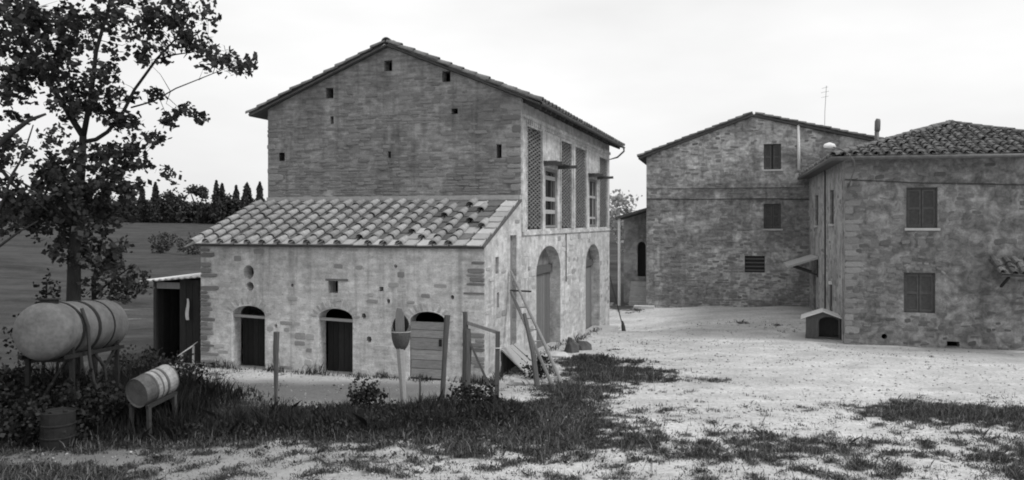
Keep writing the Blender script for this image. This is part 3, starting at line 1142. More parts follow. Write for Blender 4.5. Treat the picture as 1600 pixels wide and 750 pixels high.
for i, w_ in enumerate(wins):
    shutters(house, *w_, sill=(i == 0))
# relieving arch of thin stones over the lower window
for i in range(9):
    al = math.pi * (.2 + .6 * i / 8)
    o = bpy.data.objects.new('voussoir', stone_mesh(i, 'quoin'))
    COL.objects.link(o)
    o.parent = hw
    o.location = (2.47 + .95 * math.cos(al), 0, 1.75 + .78 * math.sin(al))
    o.scale = (.16, .02, .08)
    o.rotation_euler = (0, -(al - math.pi / 2) * .7, 0)
shutters(house, -4.4, -3.2, 3.90, 5.27, rz=R(-90), depth=.10)
shutters(house, -10.4, -9.1, 3.82, 5.24, rz=R(-90), depth=.10)
do = MB().box(-11.3, -10.1, .16, .20, -1.3, 1.75).build('door', 'dark_wood', house, rot=(0, 0, R(-90)))
for j in range(5):
    MB().box(-11.28 + j * .235, -11.28 + j * .235 + .225, .135, .158, -1.0, 1.72).build('plank', 'dark_wood', do)
MB().box(-4.0, -3.75, -.06, -.001, .15, 1.45).build('meter_duct', 'old_wood', house, rot=(0, 0, R(-90)))
MB().box(-4.05, -3.70, -.10, -.001, 1.452, 1.56).build('duct_cap', 'white_paint', house, rot=(0, 0, R(-90)))
MB().tube([(-6.0, -.03, 6.2), (-6.0, -.03, 4.6), (-5.96, -.03, 2.2), (-6, -.03, .2)], .03, 6).build('conduit', 'cable', house, rot=(0, 0, R(-90)))
MB().tube([(-14.0, -.12, 6.3), (-14.0, -.12, -.3)], .07, 8).build('downpipe', 'cable', house, rot=(0, 0, R(-90)), smooth=True)
MB().tube([(-.22, -.05, 5.9), (-.22, -.05, -.4)], .018, 6).build('conduit', 'house_side_render', house, rot=(0, 0, R(-90)))
MB().tube([(.0, -.035, 5.50), (1.2, -.035, 5.44), (2.4, -.035, 5.36), (3.6, -.035, 5.33), (5, -.035, 5.28), (7, -.035, 5.22)], .014, 5).build('cable', 'cable', house)
# apron of concrete along the foot of the wall
MB().box(-.35, HW, -.55, -.002, -1.2, -.44).build('apron', 'concrete', house)
MB().box(-1.75, -.004, .25, 2.9, -1.2, -.40).build('kennel_slab', 'concrete', house)

# hipped roof
OVH = .45
z0 = HE + .02
pit = (7.86 - HE) / (HW / 2)
c = [Vector((-OVH, -OVH, z0 - OVH * pit)), Vector((HW + OVH, -OVH, z0 - OVH * pit)), Vector((HW + OVH, HD + OVH, z0 - OVH * pit)), Vector((-OVH, HD + OVH, z0 - OVH * pit))]
r1, r2 = Vector((HW / 2, HW / 2, 7.86)), Vector((HW / 2, HD - HW / 2, 7.86))
hr = MB()
dn = Vector((0, 0, -.10))
hr.add(c + [r1, r2], [(0, 1, 4), (1, 2, 5, 4), (2, 3, 5), (3, 0, 4, 5)])
hr.add(c + [p + dn for p in c], [(0, 4, 5, 1), (1, 5, 6, 2), (2, 6, 7, 3), (3, 7, 4, 0), (4, 7, 6, 5)])
ho = hr.build('roof', 'roof_edge', house)


def hip_tiles(p0, p1, apex_len, name, keep):
    u = (p1 - p0).normalized()
    perp = Vector((-u.y, u.x, 0))
    up_ = (perp + Vector((0, 0, pit))).normalized()
    fr_ = slope_frame(p0 + Vector((0, 0, .02)), u, up_)
    W_ = (p1 - p0).length
    tile_field(ho, name, fr_, W_, apex_len, pu=.36, pv=.40, keep=lambda uu, vv: keep(uu, vv * math.cos(math.atan(pit)), W_), rnd=.03)


sl3 = (HW / 2 + OVH) / math.cos(math.atan(pit))
hip_tiles(c[0], c[1], sl3, 'front_tiles', lambda u, d, W_: d < u < W_ - d)
hip_tiles(c[3], c[0], sl3, 'left_tiles', lambda u, d, W_: d < u < W_ - d)
for a_, b_ in ((c[0], r1), (c[1], r1), (r1, r2)):
    L_ = (b_ - a_).length
    dirn = (b_ - a_).normalized()
    k = int(L_ / .42)
    side = dirn.cross(Vector((0, 0, 1))).normalized()
    for i in range(k):
        m_ = slope_frame(a_ + dirn * (i * .42) + Vector((0, 0, .05 + random.uniform(0, .02))), side, dirn) @ Matrix.Scale(1.2, 4)
        o = bpy.data.objects.new('ridge_tile', bpy.data.meshes.get('hip_tile') or mesh_of('hip_tile', COP, 'tile_mass'))
        COL.objects.link(o)
        o.parent = ho
        o.matrix_local = m_
gu = MB()
gp = [c[3] + Vector((-.07, 0, -.06)), c[0] + Vector((-.07, -.07, -.06)), c[1] + Vector((0, -.07, -.06))]
gu.tube(gp, .075, 8)
gu.build('gutter', 'zinc', ho, smooth=True)
# stovepipe standing out of the roof
cp = MB()
px_, py_ = 1.62, 3.4
cp.tube([(px_, py_, 6.4), (px_, py_, 7.55)], .085, 10)
cp.tube([(px_, py_, 7.551), (px_ + .02, py_, 7.62), (px_ + .03, py_, 7.95), (px_ + .05, py_, 8.05)], [.09, .11, .11, .08], 10)
cp.build('stovepipe', 'zinc', ho, smooth=True)
MB().box(px_ - .3, px_ + .3, py_ - .3, py_ + .3, 6.5, 7.0).build('chimney_stub', 'stone', ho)
# small tiled canopy on the front wall by the frame edge
cn = MB()
cn.add([(4.65, -.01, 2.72), (7.4, -.01, 2.72), (7.4, -1.15, 2.22), (4.75, -1.15, 2.22), (4.65, -.01, 2.66), (7.4, -.01, 2.66), (7.4, -1.15, 2.16), (4.75, -1.15, 2.16)],
       [(0, 1, 2, 3), (7, 6, 5, 4), (2, 6, 7, 3), (0, 3, 7, 4)])
co = cn.build('front_canopy', 'roof_edge', house)
fr = slope_frame((4.75, -1.18, 2.235), (1, 0, 0), (0, 1.14, .50))
tile_field(co, 'canopy_tiles', fr, 2.6, 1.2, pu=.34, pv=.36, rnd=.03)
MB().bar((5.05, 0, 1.75), (5.05, -.85, 2.13), .07).build('bracket', 'dark_wood', co)
MB().bar((7.2, 0, 1.75), (7.2, -.85, 2.13), .07).build('bracket', 'dark_wood', co)
# canopy over the side door
cn = MB()
cn.add([(-.01, 12.2, 2.36), (-.01, 8.9, 2.36), (-1.35, 8.9, 1.92), (-1.35, 12.2, 1.92), (-.01, 12.2, 2.26), (-.01, 8.9, 2.26), (-1.35, 8.9, 1.82), (-1.35, 12.2, 1.82)],
       [(0, 1, 2, 3), (7, 6, 5, 4), (2, 6, 7, 3), (1, 5, 6, 2), (0, 3, 7, 4)])
co = cn.build('side_canopy', 'concrete', house)
MB().bar((-.02, 9.1, 1.5), (-1.1, 9.1, 1.88), .09).build('bracket', 'dark_wood', co)
MB().bar((-.02, 9.1, 2.2), (-.02, 9.1, 1.4), .09).build('bracket', 'dark_wood', co)
MB().bar((-.02, 12.0, 1.5), (-1.1, 12.0, 1.88), .09).build('bracket', 'dark_wood', co)

# ================================================================== FAR HOUSE
FC = Vector((7.27, 45.0))
TF = R(14.0)
far = thing('tall_farmhouse', 'three storey stone house with gable end and patchy render across the yard', 'house', (FC.x, FC.y, 0), -TF)
FW, FD, FE, FR_, FE2 = 11.4, 11.0, 7.50, 9.50, 8.05
FX = 5.5
f_holes = [rect(6.08, 6.95, 6.72, 8.05), rect(6.08, 6.95, 3.62, 4.92), rect(5.12, 6.14, 1.32, 2.20)]
f_out = [(0, -1.6), (FW, -1.6), (FW, FE2), (FX, FR_), (0, FE)]
ff = wall('gable_wall', far, 'far_render', f_out, f_holes, .4, label='stone gable end with patches of lighter render low down')


def keep_far(u, v, rr):
    n_ = float(vnoise(np.array(u * .55 + 90), np.array(v * .6 + 14)))
    return rr.random() < (.40 if v < 3.6 else .22) + .9 * (n_ - .5) and u < 9.3


set_stones(ff, lay(f_out, f_holes, (.10, .22), (.16, .46), 61, keep_far, jog=.5, vmin=-.6, tumble=.35), 220, 'stone_far', turn=.15)
wall('left_wall', far, 'far_render', [(-FD, -1.6), (0, -1.6), (0, FE), (-FD, FE)], [], .4, (0, 0, 0), R(-90))
wall('right_wall', far, 'far_render', [(0, -1.6), (FD, -1.6), (FD, FE2), (0, FE2)], [], .4, (FW, 0, 0), R(90))
wall('back_wall', far, 'far_render', [(-FW, -1.6), (0, -1.6), (0, FE), (-FX, FR_), (-FW, FE2)], [], .4, (0, FD, 0), R(180))
shutters(far, 6.08, 6.95, 6.72, 8.05, gapc=.10)
shutters(far, 6.08, 6.95, 3.62, 4.92)
wv = MB()
wv.box(5.12, 6.14, .14, .20, 1.32, 2.2)
wo = wv.build('window', 'glass', far)
for i in range(4):
    MB().box(5.14, 6.12, .06, .12, 1.40 + i * .2, 1.47 + i * .2).build('slat', 'old_wood', wo)
MB().box(.0, FW, -.07, -.001, 5.78, 5.87).build('string_course', 'far_render', far)
MB().tube([(.0, -.03, 5.22), (3, -.03, 5.18), (6, -.03, 5.2), (9.0, -.03, 5.12)], .022, 5).build('cable', 'cable', far)
MB().tube([(7.82, -.09, 6.65), (7.80, -.09, 9.0)], .075, 8).build('flue_pipe', 'white_paint', far, smooth=True)
fr_ = MB()
for (x0, z0_, x1, z1_) in ((-.42, FE - .42 * (FR_ - FE) / FX, FX, FR_), (FX, FR_, FW + .4, FE2 - .4 * (FR_ - FE2) / (FW - FX))):
    vs = []
    for y in (-.16, FD + .2):
        for (x, z) in ((x0, z0_), (x1, z1_)):
            for h in (.02, .13):
                vs.append((x, y, z + h))
    fr_.add(vs, [(0, 1, 3, 2), (4, 6, 7, 5), (1, 5, 7, 3), (0, 2, 6, 4), (2, 3, 7, 6), (0, 4, 5, 1)])
fo = fr_.build('roof', 'roof_edge', far)
for sgn in (1, -1):
    if sgn > 0:
        p0, p1 = Vector((-.42, -.17, FE - .42 * (FR_ - FE) / FX + .135)), Vector((FX, -.17, FR_ + .135))
        upv = (p1 - p0)
        fr = slope_frame(p0 + Vector((0, FD + .35, 0)), (0, -1, 0), upv)
    else:
        p0, p1 = Vector((FW + .4, -.17, FE2 - .4 * (FR_ - FE2) / (FW - FX) + .135)), Vector((FX, -.17, FR_ + .135))
        upv = (p1 - p0)
        fr = slope_frame(p0, (0, 1, 0), upv)
    tile_field(fo, 'roof_tiles', fr, FD + .34, upv.length, rnd=.02)
# little porch on the far side, seen past the corner
pr = MB()
pr.add([(-.05, .5, 4.75), (-.05, 6.5, 4.75), (-1.75, 6.5, 4.25), (-1.75, .5, 4.25), (-.05, .5, 4.62), (-.05, 6.5, 4.62), (-1.75, 6.5, 4.10), (-1.75, .5, 4.10)],
       [(3, 2, 1, 0), (4, 5, 6, 7), (2, 3, 7, 6), (3, 0, 4, 7), (1, 2, 6, 5)])
po = pr.build('porch_roof', 'roof_edge', far)
MB().tube([(-1.55, .7, -1.2), (-1.55, .7, 4.15)], .075, 8).build('porch_post', 'white_paint', po)
pw = wall('porch_wall', far, 'house_side_render', [(-1.5, -1.4), (-.02, -1.4), (-.02, 4.58), (-1.5, 4.12)], [arch(-.72, -.25, .85, 2.55, 2.85)], .3, (0, 2.5, 0), 0)
MB().box(-1.3, -.1, 2.81, 2.9, .3, 3.3).build('porch_dark_panel', 'dark_wood', far)  # dark panel added behind the arch to paint its inner shade
for i in range(5):
    MB().box(-1.05, -.03, .95 + i * .28, 1.23 + i * .28 - .006, -1.3, -.45 + i * .26).build('step', 'concrete', far)
MB().tube([(-.12, 3.0, 4.8), (-.12, 3.0, 7.0)], .06, 8).build('vent_pipe', 'zinc', far, smooth=True)
MB().box(-.62, .45, -.75, -.15, -1.1, -.52).build('corner_slab', 'limewash', far)

# ================================================================== THINGS IN THE YARD
# wall lamp on the corner of the house
lam = thing('street_lamp', 'curved bracket lamp with pale hood fixed to the farmhouse corner', 'lamp', (12.0, 29.92, 0))
MB().tube([(.10, 0, 5.25), (.10, -.30, 5.60), (.08, -.62, 5.85), (-.05, -.86, 6.12), (-.30, -.88, 6.40), (-.55, -.80, 6.56), (-.72, -.70, 6.60)], .021, 8).build('arm', 'zinc', lam, smooth=True)
hd = MB()
hd.tube([(-.60, -.58, 6.60), (-.68, -.62, 6.655), (-.86, -.70, 6.68), (-1.02, -.76, 6.65), (-1.08, -.78, 6.62)], [.04, .08, .10, .075, .03], 10)
hd.build('lamp_head', 'white_paint', lam, smooth=True)
MB().box(.07, .14, -.02, .09, 5.2, 5.38).build('bracket', 'zinc', lam)

# roof aerial
ar = thing('television_aerial', 'thin roof aerial standing against the sky on the tall house', 'aerial', (16.0, 42.6, 8.4))
MB().tube([(0, 0, -.2), (.02, 0, 1.2), (.10, 0, 2.55)], .012, 5).build('mast', 'zinc', ar)
for z_, l_ in ((1.95, .14), (2.2, .16), (2.42, .12)):
    MB().tube([(-l_, .05, z_), (l_ + .05, -.05, z_ + .06)], .007, 4).build('element', 'zinc', ar)

# dog kennel
ke = thing('dog_kennel', 'small wooden dog kennel with pale pitched roof on a slab', 'kennel', (11.62, 31.1, -.40), R(-20))
MB().box(-.62, .62, -.02, 1.0, 0, .04).build('floor_board', 'old_wood', ke)
kf = MB()
fo_ = [(-.60, .04), (.60, .04), (.60, .80), (0, 1.02), (-.60, .80)]
kw = wall('front_panel', ke, 'old_wood', fo_, [arch(-.14, .55, .08, .66, .84, 8)], .03)
for i in range(3):
    x = -.58 + i * .145
    MB().box(x, x + .135, -.018, -.001, .05, .78).build('plank', 'old_wood', ke)
MB().box(-.60, -.57, .032, .96, .045, .80).build('side_panel', 'old_wood', ke)
MB().box(.57, .60, .032, .96, .045, .80).build('side_panel', 'old_wood', ke)
MB().box(-.60, .60, .962, .99, .045, .80).build('back_panel', 'old_wood', ke)
kr = MB()
for sg in (-1, 1):
    vs = [(0, -.15, 1.03), (0, 1.1, 1.03), (sg * .78, 1.1, .745), (sg * .78, -.15, .745)]
    kr.add(vs + [(x, y, z_ + .035) for x, y, z_ in vs], [(0, 1, 2, 3), (7, 6, 5, 4), (2, 6, 7, 3), (3, 7, 4, 0), (1, 5, 6, 2)])
kr.build('roof_board', 'sheet_metal', ke)

# dark field shelter beside the shed
hut = thing('tar_hut', 'black tarred board hut with bright sheet metal roof beside the shed', 'hut', (SH.x, SH.y, 0), -TH)
hx0, hx1 = -10.15, -8.40
for i in range(8):
    x = hx0 + i * (hx1 - hx0) / 8
    if i in (0, 1, 2, 3):
        continue
    MB().box(x + .005, x + (hx1 - hx0) / 8 - .006, .4, .43, -.3, 2.35).build('board', 'tar_board', hut)
MB().box(hx0, hx0 + .09, .38, .47, -.3, 2.28).build('post', 'dark_wood', hut)
MB().box(hx0 + .09, hx0 + .92, .40, .43, 2.08, 2.26).build('lintel_board', 'grey_wood', hut)
for i in range(8):
    y = .48 + i * .3
    MB().box(hx0, hx0 + .03, y, y + .288, -.3, 2.27).build('board', 'tar_board', hut)
for i in range(7):
    x = hx0 + .04 + i * .243
    MB().box(x, x + .235, 2.86, 2.89, -.3, 2.42).build('board', 'tar_board', hut)
rf = MB()
nseg = 40
for k_ in range(2):
    for i in range(nseg + 1):
        x = hx0 - .28 + i * (hx1 - hx0 + .34) / nseg
        zz = 2.30 + (x - hx0) * .085 + .018 * math.sin(i * math.pi / 2)
        rf.v += [(x, .16, zz + .012 * k_ + .02 * k_), (x, 3.1, zz + .06 + .03 * k_)]
n_ = 2 * (nseg + 1)
for i in range(nseg):
    rf.f += [(2 * i, 2 * i + 1, 2 * i + 3, 2 * i + 2), (n_ + 2 * i, n_ + 2 * i + 2, n_ + 2 * i + 3, n_ + 2 * i + 1), (2 * i, 2 * i + 2, n_ + 2 * i + 2, n_ + 2 * i)]
rf.build('metal_roof', 'sheet_metal', hut)
# a white rag hung at its front and a pale sheet lying at its foot
rg = MB()
nr = 7
for k_ in range(2):
    for j in range(nr):
        for i in range(4):
            w_ = .025 + .03 * math.sin(j / (nr - 1) * 2.2)
            rg.v.append(((i / 3 - .5) * 2 * w_ + .02 * math.sin(j), .01 * math.cos(i * 2.2 + j) - .008 * k_, 0.60 - j * .10))
for k_ in range(2):
    for j in range(nr - 1):
        for i in range(3):
            a_ = k_ * nr * 4 + j * 4 + i
            rg.f.append((a_, a_ + 1, a_ + 5, a_ + 4))
hp = Matrix.Rotation(-TH, 4, 'Z') @ Vector((-8.95, .33, 0)) + Vector((SH.x, SH.y, 0))
tag(rg.build('rag', 'cloth', None, (hp.x, hp.y, 1.22), (0, 0, -TH), smooth=True), 'narrow white rag hanging on the front of the black hut', 'rag')
sp = Matrix.Rotation(-TH, 4, 'Z') @ Vector((-8.72, .1, 0)) + Vector((SH.x, SH.y, 0))
ps = MB()
ps.add([(-.28, -.12, .28), (.10, -.18, .52), (.22, .06, .66), (-.16, .10, .40), (-.28, -.12, .26), (.10, -.18, .50), (.22, .06, .64), (-.16, .10, .38)],
       [(0, 1, 2, 3), (7, 6, 5, 4), (0, 4, 5, 1), (1, 5, 6, 2), (2, 6, 7, 3), (3, 7, 4, 0)])
ps.bar((-.2, 0, -.05), (-.2, 0, .30), .05)
ps.bar((.12, 0, -.05), (.12, 0, .54), .05)
tag(ps.build('scrap_sheet', 'sheet_metal', None, (sp.x, sp.y, gz(sp.x, sp.y))), 'bent pale metal scrap leaning at the foot of the black hut', 'scrap')


# fuel tank on its stand
def lathe_y(mb, prof, seg=24):
    """profile of (y, r) turned about the y axis"""
    o = len(mb.v)
    for y, r in prof:
        for k in range(seg):
            a_ = 2 * math.pi * k / seg
            mb.v.append((r * math.cos(a_), y, r * math.sin(a_)))
    for i in range(len(prof) - 1):
        for k in range(seg):
            a_, b_ = o + i * seg + k, o + i * seg + (k + 1) % seg
            mb.f.append((a_, b_, b_ + seg, a_ + seg))
    return mb


tx, ty = -8.62, 15.2
tk = thing('fuel_tank', 'large pale cylindrical fuel tank on a rusty steel stand under the tree', 'tank', (tx, ty, gz(tx, ty)), R(2))
TZ, TRr, TL = 1.98, .53, 2.6
pf = [(-.10, .001), (-.095, .16), (-.07, .32), (-.03, .45), (.02, .51), (.08, TRr), (TL - .08, TRr), (TL - .02, .51), (TL + .03, .45), (TL + .07, .32), (TL + .10, .001)]
sh = lathe_y(MB(), pf, 32)
TT = (R(-4.0), 0, 0)
tb = sh.build('shell', 'tank_paint', tk, (0, 0, TZ), TT, smooth=True)
for y, w_ in ((.50, .09), (1.15, .12), (1.85, .05)):
    lathe_y(MB(), [(y, TRr + .001), (y, TRr + .012), (y + w_, TRr + .012), (y + w_, TRr + .001)], 32).build('strap', 'rust', tk, (0, 0, TZ), TT, smooth=False)
for y in (.78, 1.72, 2.2):
    lathe_y(MB(), [(y, TRr + .0005), (y + .008, TRr + .006), (y + .016, TRr + .0005)], 32).build('weld_seam', 'tank_paint', tk, (0, 0, TZ), TT)
mh = MB()
mh.tube([(0, .28, TRr - .02), (0, .28, TRr + .05)], .16, 12)
mh.tube([(0, .28, TRr + .051), (0, .28, TRr + .075)], .19, 12)
mh.build('filler_cap', 'rust', tk, (0, 0, TZ), TT)
for x in (-.42, .42):
    for y in (.35, TL - .35):
        MB().bar((x, y, -.1), (x * .95, y, TZ - .30 - .07 * y), .075).build('leg', 'rust', tk)
    MB().bar((x, .1, 1.50), (x, TL - .1, 1.34), .07).build('rail', 'rust', tk)
    MB().bar((x, .4, .25), (x, TL - .4, 1.40), .05).build('brace', 'rust', tk)
for y in (.35, TL - .35):
    MB().bar((-.42, y + .05, 1.40), (.42, y + .05, 1.40), .07).build('crosspiece', 'rust', tk)
    MB().bar((-.42, y + .04, .5), (.42, y + .04, .5), .06).build('crosspiece', 'rust', tk)
MB().tube([(.46, .6, 2.35), (.58, .6, 2.0), (.60, .62, 1.4), (.62, .75, .9), (.95, .9, .35), (1.05, .95, .02)], .035, 8).build('hose', 'cable', tk, smooth=True)
MB().tube([(.30, 1.25, 1.50), (.62, 1.20, 1.15), (.8, .95, .6)], .03, 6).build('pipe', 'rust', tk, smooth=True)

# upright drum under the tank
bx, by = -8.05, 14.75
dp = [(0, .27), (.01, .285), (.20, .285), (.21, .297), (.23, .297), (.24, .285), (.42, .285), (.43, .297), (.45, .297), (.46, .285), (.66, .285), (.67, .275), (.64, .26), (.64, .001)]
dr_ = thing('upright_drum', 'dark upright metal drum standing in front of the fuel tank', 'drum', (bx, by, gz(bx, by) - .03))
lathe_y(MB(), dp, 20).build('shell', 'rust', dr_, (0, 0, 0), (R(90), 0, 0), smooth=False)
MB().tube([(.12, .02, .645), (.12, .02, .67)], .04, 8).build('bung', 'rust', dr_)

# lying drum on a rough cradle
cx_, cy_ = -6.93, 15.35
rd = thing('lying_drum', 'striped metal drum lying on a rough timber cradle by the weeds', 'drum', (cx_, cy_, gz(cx_, cy_)), R(-21))
rd.scale = (.92, .92, .97)
dp2 = [(.03, .001), (.03, .26), (.0, .285), (.02, .29), (.27, .29), (.28, .302), (.30, .302), (.31, .29), (.56, .29), (.57, .302), (.59, .302), (.60, .29), (.86, .29), (.88, .285), (.85, .26), (.85, .001)]
tilt = R(10)
lathe_y(MB(), dp2, 24).build('shell', 'drum_paint', rd, (0, 0, .86), (tilt, 0, 0))
for y0, y1 in ((.32, .42), (.46, .55), (.62, .84)):
    lathe_y(MB(), [(y0, .2905), (y0, .294), (y1, .294), (y1, .2905)], 24).build('painted_band', 'drum_band', rd, (0, 0, .86), (tilt, 0, 0))
for x in (-.22, .22):
    MB().bar((x, .05, .60), (x, .85, .73), .07).build('rail', 'dark_wood', rd)
    for y in (.1, .8):
        MB().bar((x * 1.1, y, -.08), (x, y, .58 + y * .16), .07).build('leg', 'dark_wood', rd)


# posts, stakes and gate
def post(name, label, x, y, h, w, lean=(0, 0), mat='old_wood', w2=None, cat='post', grp=None):
    b_ = MB()
    n_ = 5
    pts, rad = [], []
    for i in range(n_):
        f_ = i / (n_ - 1)
        pts.append((lean[0] * f_ + random.uniform(-.008, .008), lean[1] * f_, -.15 + (h + .15) * f_))
        rad.append((w + ((w2 or w) - w) * f_) / 2 * random.uniform(.92, 1.08))
    b_.tube(pts, rad, 7, jit=.10)
    o_ = b_.build(name, mat, None, (x, y, gz(x, y)))
    return tag(o_, label, cat, grp)


post('fence_post', 'dark slender post between the first two shed doorways', -5.10, 17.95, 1.62, .05, (.02, 0), 'old_wood', .14)
post('fence_post', 'weathered post leaning beside the boarded shed doorway', -1.55, 18.3, 1.92, .10, (.13, .05), 'old_wood', .13)
post('fence_stake', 'thin short stake in the weeds before the boarded doorway', -1.98, 17.9, .62, .045, (0, 0), 'old_wood', cat='stake')
post('fence_stake', 'pale thin stake close to the basket pole', -2.60, 17.8, .42, .04, (0, 0), 'pale_wood', cat='stake')

bk = thing('basket_pole', 'old basket with a plank in it raised on a pale pole', 'basket', (-2.37, 17.75, gz(-2.37, 17.75)))
MB().tube([(.06, 0, -.15), (.05, 0, .3), (.02, 0, .8), (-.02, 0, 1.40)], [.06, .065, .075, .10], 8, jit=.08).build('pole', 'pale_wood', bk)
sb = MB()
ns, nrw = 16, 9
for k_ in range(2):
    for j in range(nrw):
        f_ = j / (nrw - 1)
        for i in range(ns):
            a_ = 2 * math.pi * i / ns
            front = .5 - .5 * math.sin(a_)              # 1 towards the camera
            top_ = 2.02 - .42 * front
            z_ = 1.24 + (top_ - 1.24) * f_
            rr_ = .205 * math.sqrt(max(.02, 1 - ((z_ - 1.62) / .42) ** 2)) - .018 * k_
            rr_ = max(rr_, .03)
            sb.v.append((rr_ * math.cos(a_), rr_ * math.sin(a_) * .8, z_))
for k_ in range(2):
    for j in range(nrw - 1):
        for i in range(ns):
            a_, b_ = k_ * ns * nrw + j * ns + i, k_ * ns * nrw + j * ns + (i + 1) % ns
            sb.f.append((a_, b_, b_ + ns, a_ + ns))
for i in range(ns):
    a_, b_ = (nrw - 1) * ns + i, (nrw - 1) * ns + (i + 1) % ns
    sb.f.append((a_, b_, b_ + ns * nrw, a_ + ns * nrw))
sb.build('basket', 'wicker', bk, smooth=True)
MB().prism([(-.12, 1.5), (.09, 1.5), (.06, 2.02), (.02, 2.12), (-.08, 2.14), (-.11, 2.05)], -.035, .035).build('plank', 'grey_wood', bk)
rg_ = [(.205 * math.cos(2 * math.pi * i / 16), .165 * math.sin(2 * math.pi * i / 16), 1.63) for i in range(17)]
MB().tube(rg_, .012, 5, cap=False).build('hoop', 'pale_wood', bk)

gt = thing('yard_gate', 'rough timber gate frame with thick post and diagonal brace beside the shed corner', 'gate', (-1.0, 18.35, gz(-1.0, 18.35)))
MB().tube([(.0, 0, -.2), (-.01, 0, .5), (.01, 0, 1.2), (.0, 0, 1.62)], [.10, .095, .098, .085], 8, jit=.07).build('post', 'old_wood', gt)
MB().tube([(-.02, 0, 1.60), (-.03, 0, 2.0)], [.06, .05], 7, jit=.1).build('post_top', 'old_wood', gt)
MB().bar((.02, -.03, 1.76), (.70, -.10, 1.55), .075, .07).build('top_rail', 'grey_wood', gt)
MB().bar((.66, -.10, -.15), (.69, -.10, 1.58), .10, .09).build('stile', 'old_wood', gt)
MB().bar((.06, -.05, 1.36), (.62, -.12, .12), .05, .05).build('brace', 'old_wood', gt)
MB().bar((.05, -.05, .18), (.64, -.12, .10), .05, .05).build('bottom_rail', 'old_wood', gt)
MB().tube([(.68 + .075 * math.cos(a_ * .7), -.10 + .075 * math.sin(a_ * .7), 1.22) for a_ in range(10)], .010, 5, cap=False).build('tie', 'white_paint', gt)

# ladder leaning on the end wall
ld = thing('ladder', 'rustic pole ladder leaning against the end wall of the shed', 'ladder', (1.1, 20.6, gz(1.1, 20.6)))
wpt = lambda s_, z_, o_=.06: Vector((SH.x + d1.x * s_ + math.cos(TH) * o_ - 1.1, SH.y + d1.y * s_ - math.sin(TH) * o_ - 20.6, z_ - gz(1.1, 20.6)))
A0, A1_ = Vector((.13, -.05, 0)), wpt(2.05, 2.66)
B0, B1_ = Vector((-.12, -.15, 0)), wpt(1.95, 2.10, .10)
MB().tube([A0, A0.lerp(A1_, .35) + Vector((.02, 0, 0)), A0.lerp(A1_, .7), A1_], [.048, .044, .038, .03], 7, jit=.06).build('rail', 'grey_wood', ld)
MB().tube([B0, B0.lerp(B1_, .4), B1_], [.046, .043, .04], 7, jit=.06).build('rail', 'grey_wood', ld)
for i in range(7):
    f_ = .07 + i * .125
    a_ = A0.lerp(A1_, f_ * .80)
    b_ = B0.lerp(B1_, f_)
    dv = (b_ - a_).normalized() * .06
    MB().tube([a_ - dv, b_ + dv], .018, 6).build('rung', 'pale_wood', ld)
pb = G(.62, 20.25)
o = MB().tube([(0, 0, -.05), (-.10, .35, .75), (-.30, 1.15, 1.62)], [.075, .065, .05], 7, jit=.06).build('prop_pole', 'old_wood', None, pb)
tag(o, 'single wooden prop pole standing against the ladder', 'pole')
q = wpt(2.2, 2.12, -.05) + Vector((1.1, 20.6, gz(1.1, 20.6)))
o = MB().tube([(0, 0, 0), (.28, -.06, -.01), (.62, -.15, -.02)], .026, 6).build('wall_peg', 'dark_wood', None, q)
tag(o, 'dark wooden peg sticking out of the end wall behind the ladder', 'peg')

# sloping plank cover at the foot of the end wall
cv = thing('plank_cover', 'sloping plank cover with dark open end at the foot of the shed wall', 'cover', (SH.x + d1.x * 1.3, SH.y + d1.y * 1.3, 0), -TH)
for i in range(4):
    y = i * .36
    MB().bar((.03, y + .17, .62 + random.uniform(-.03, .03)), (.70 + random.uniform(-.05, .05), y + .17, .04), .335, .03).build('plank', 'pale_wood', cv)
MB().prism([(.02, -.1), (.62, -.1), (.62, .04), (.02, .54)], 1.2, 1.23).build('end_board', 'dark_wood', cv)
MB().box(.0, .04, .05, 1.40, -.1, .54).build('back_board', 'dark_wood', cv)


# stones by the cart door
def rock(name, x, y, sx, sy, sz, mat, label, seed):
    bm = bmesh.new()
    bmesh.ops.create_icosphere(bm, subdivisions=2, radius=1)
    rr_ = random.Random(seed)
    for v_ in bm.verts:
        k_ = 1 + rr_.uniform(-.24, .2)
        v_.co = Vector((v_.co.x * sx * k_, v_.co.y * sy * k_, max(-.35, v_.co.z) * sz * k_))
    me_ = bpy.data.meshes.new(name)
    bm.to_mesh(me_)
    bm.free()
    o_ = link(name, me_, mat, None, G(x, y, .02))
    return tag(o_, label, 'rock', 'stones by the cart door')


rock('boulder', 1.88, 26.2, .22, .2, .45, 'dark_rock', 'dark pointed boulder beside the near cart door', 3)
rock('boulder', 2.25, 26.8, .30, .25, .28, 'dark_rock', 'low dark boulder behind the pointed one', 5)
rock('flat_stone', 1.3, 25.0, .50, .45, .12, 'pale_rock', 'broad pale flat stone before the near cart door', 6)
rock('flat_stone', 1.05, 22.4, .30, .25, .16, 'pale_rock', 'small pale stone beside the ladder foot', 8)
rock('flat_stone', .15, 20.4, .28, .2, .12, 'pale_rock', 'pale stone at the end of the plank cover', 9)
rock('flat_stone', -.02, 18.6, .30, .35, .07, 'pale_rock', 'pale stone lying beside the gate stile', 12)

# broom against the far corner of the barn
bc = BA + d1 * 14.2
br = thing('broom', 'long handled broom leaning against the far corner of the barn', 'broom', (bc.x + .55, bc.y - .5, gz(bc.x + .55, bc.y - .5)))
MB().tube([(0, 0, .30), (-.52, .36, 2.45)], .025, 6).build('handle', 'dark_wood', br)
MB().tube([(.06, -.04, 0), (.03, -.02, .25), (0, 0, .48)], [.10, .085, .035], 8, jit=.15).build('bristles', 'dark_wood', br)


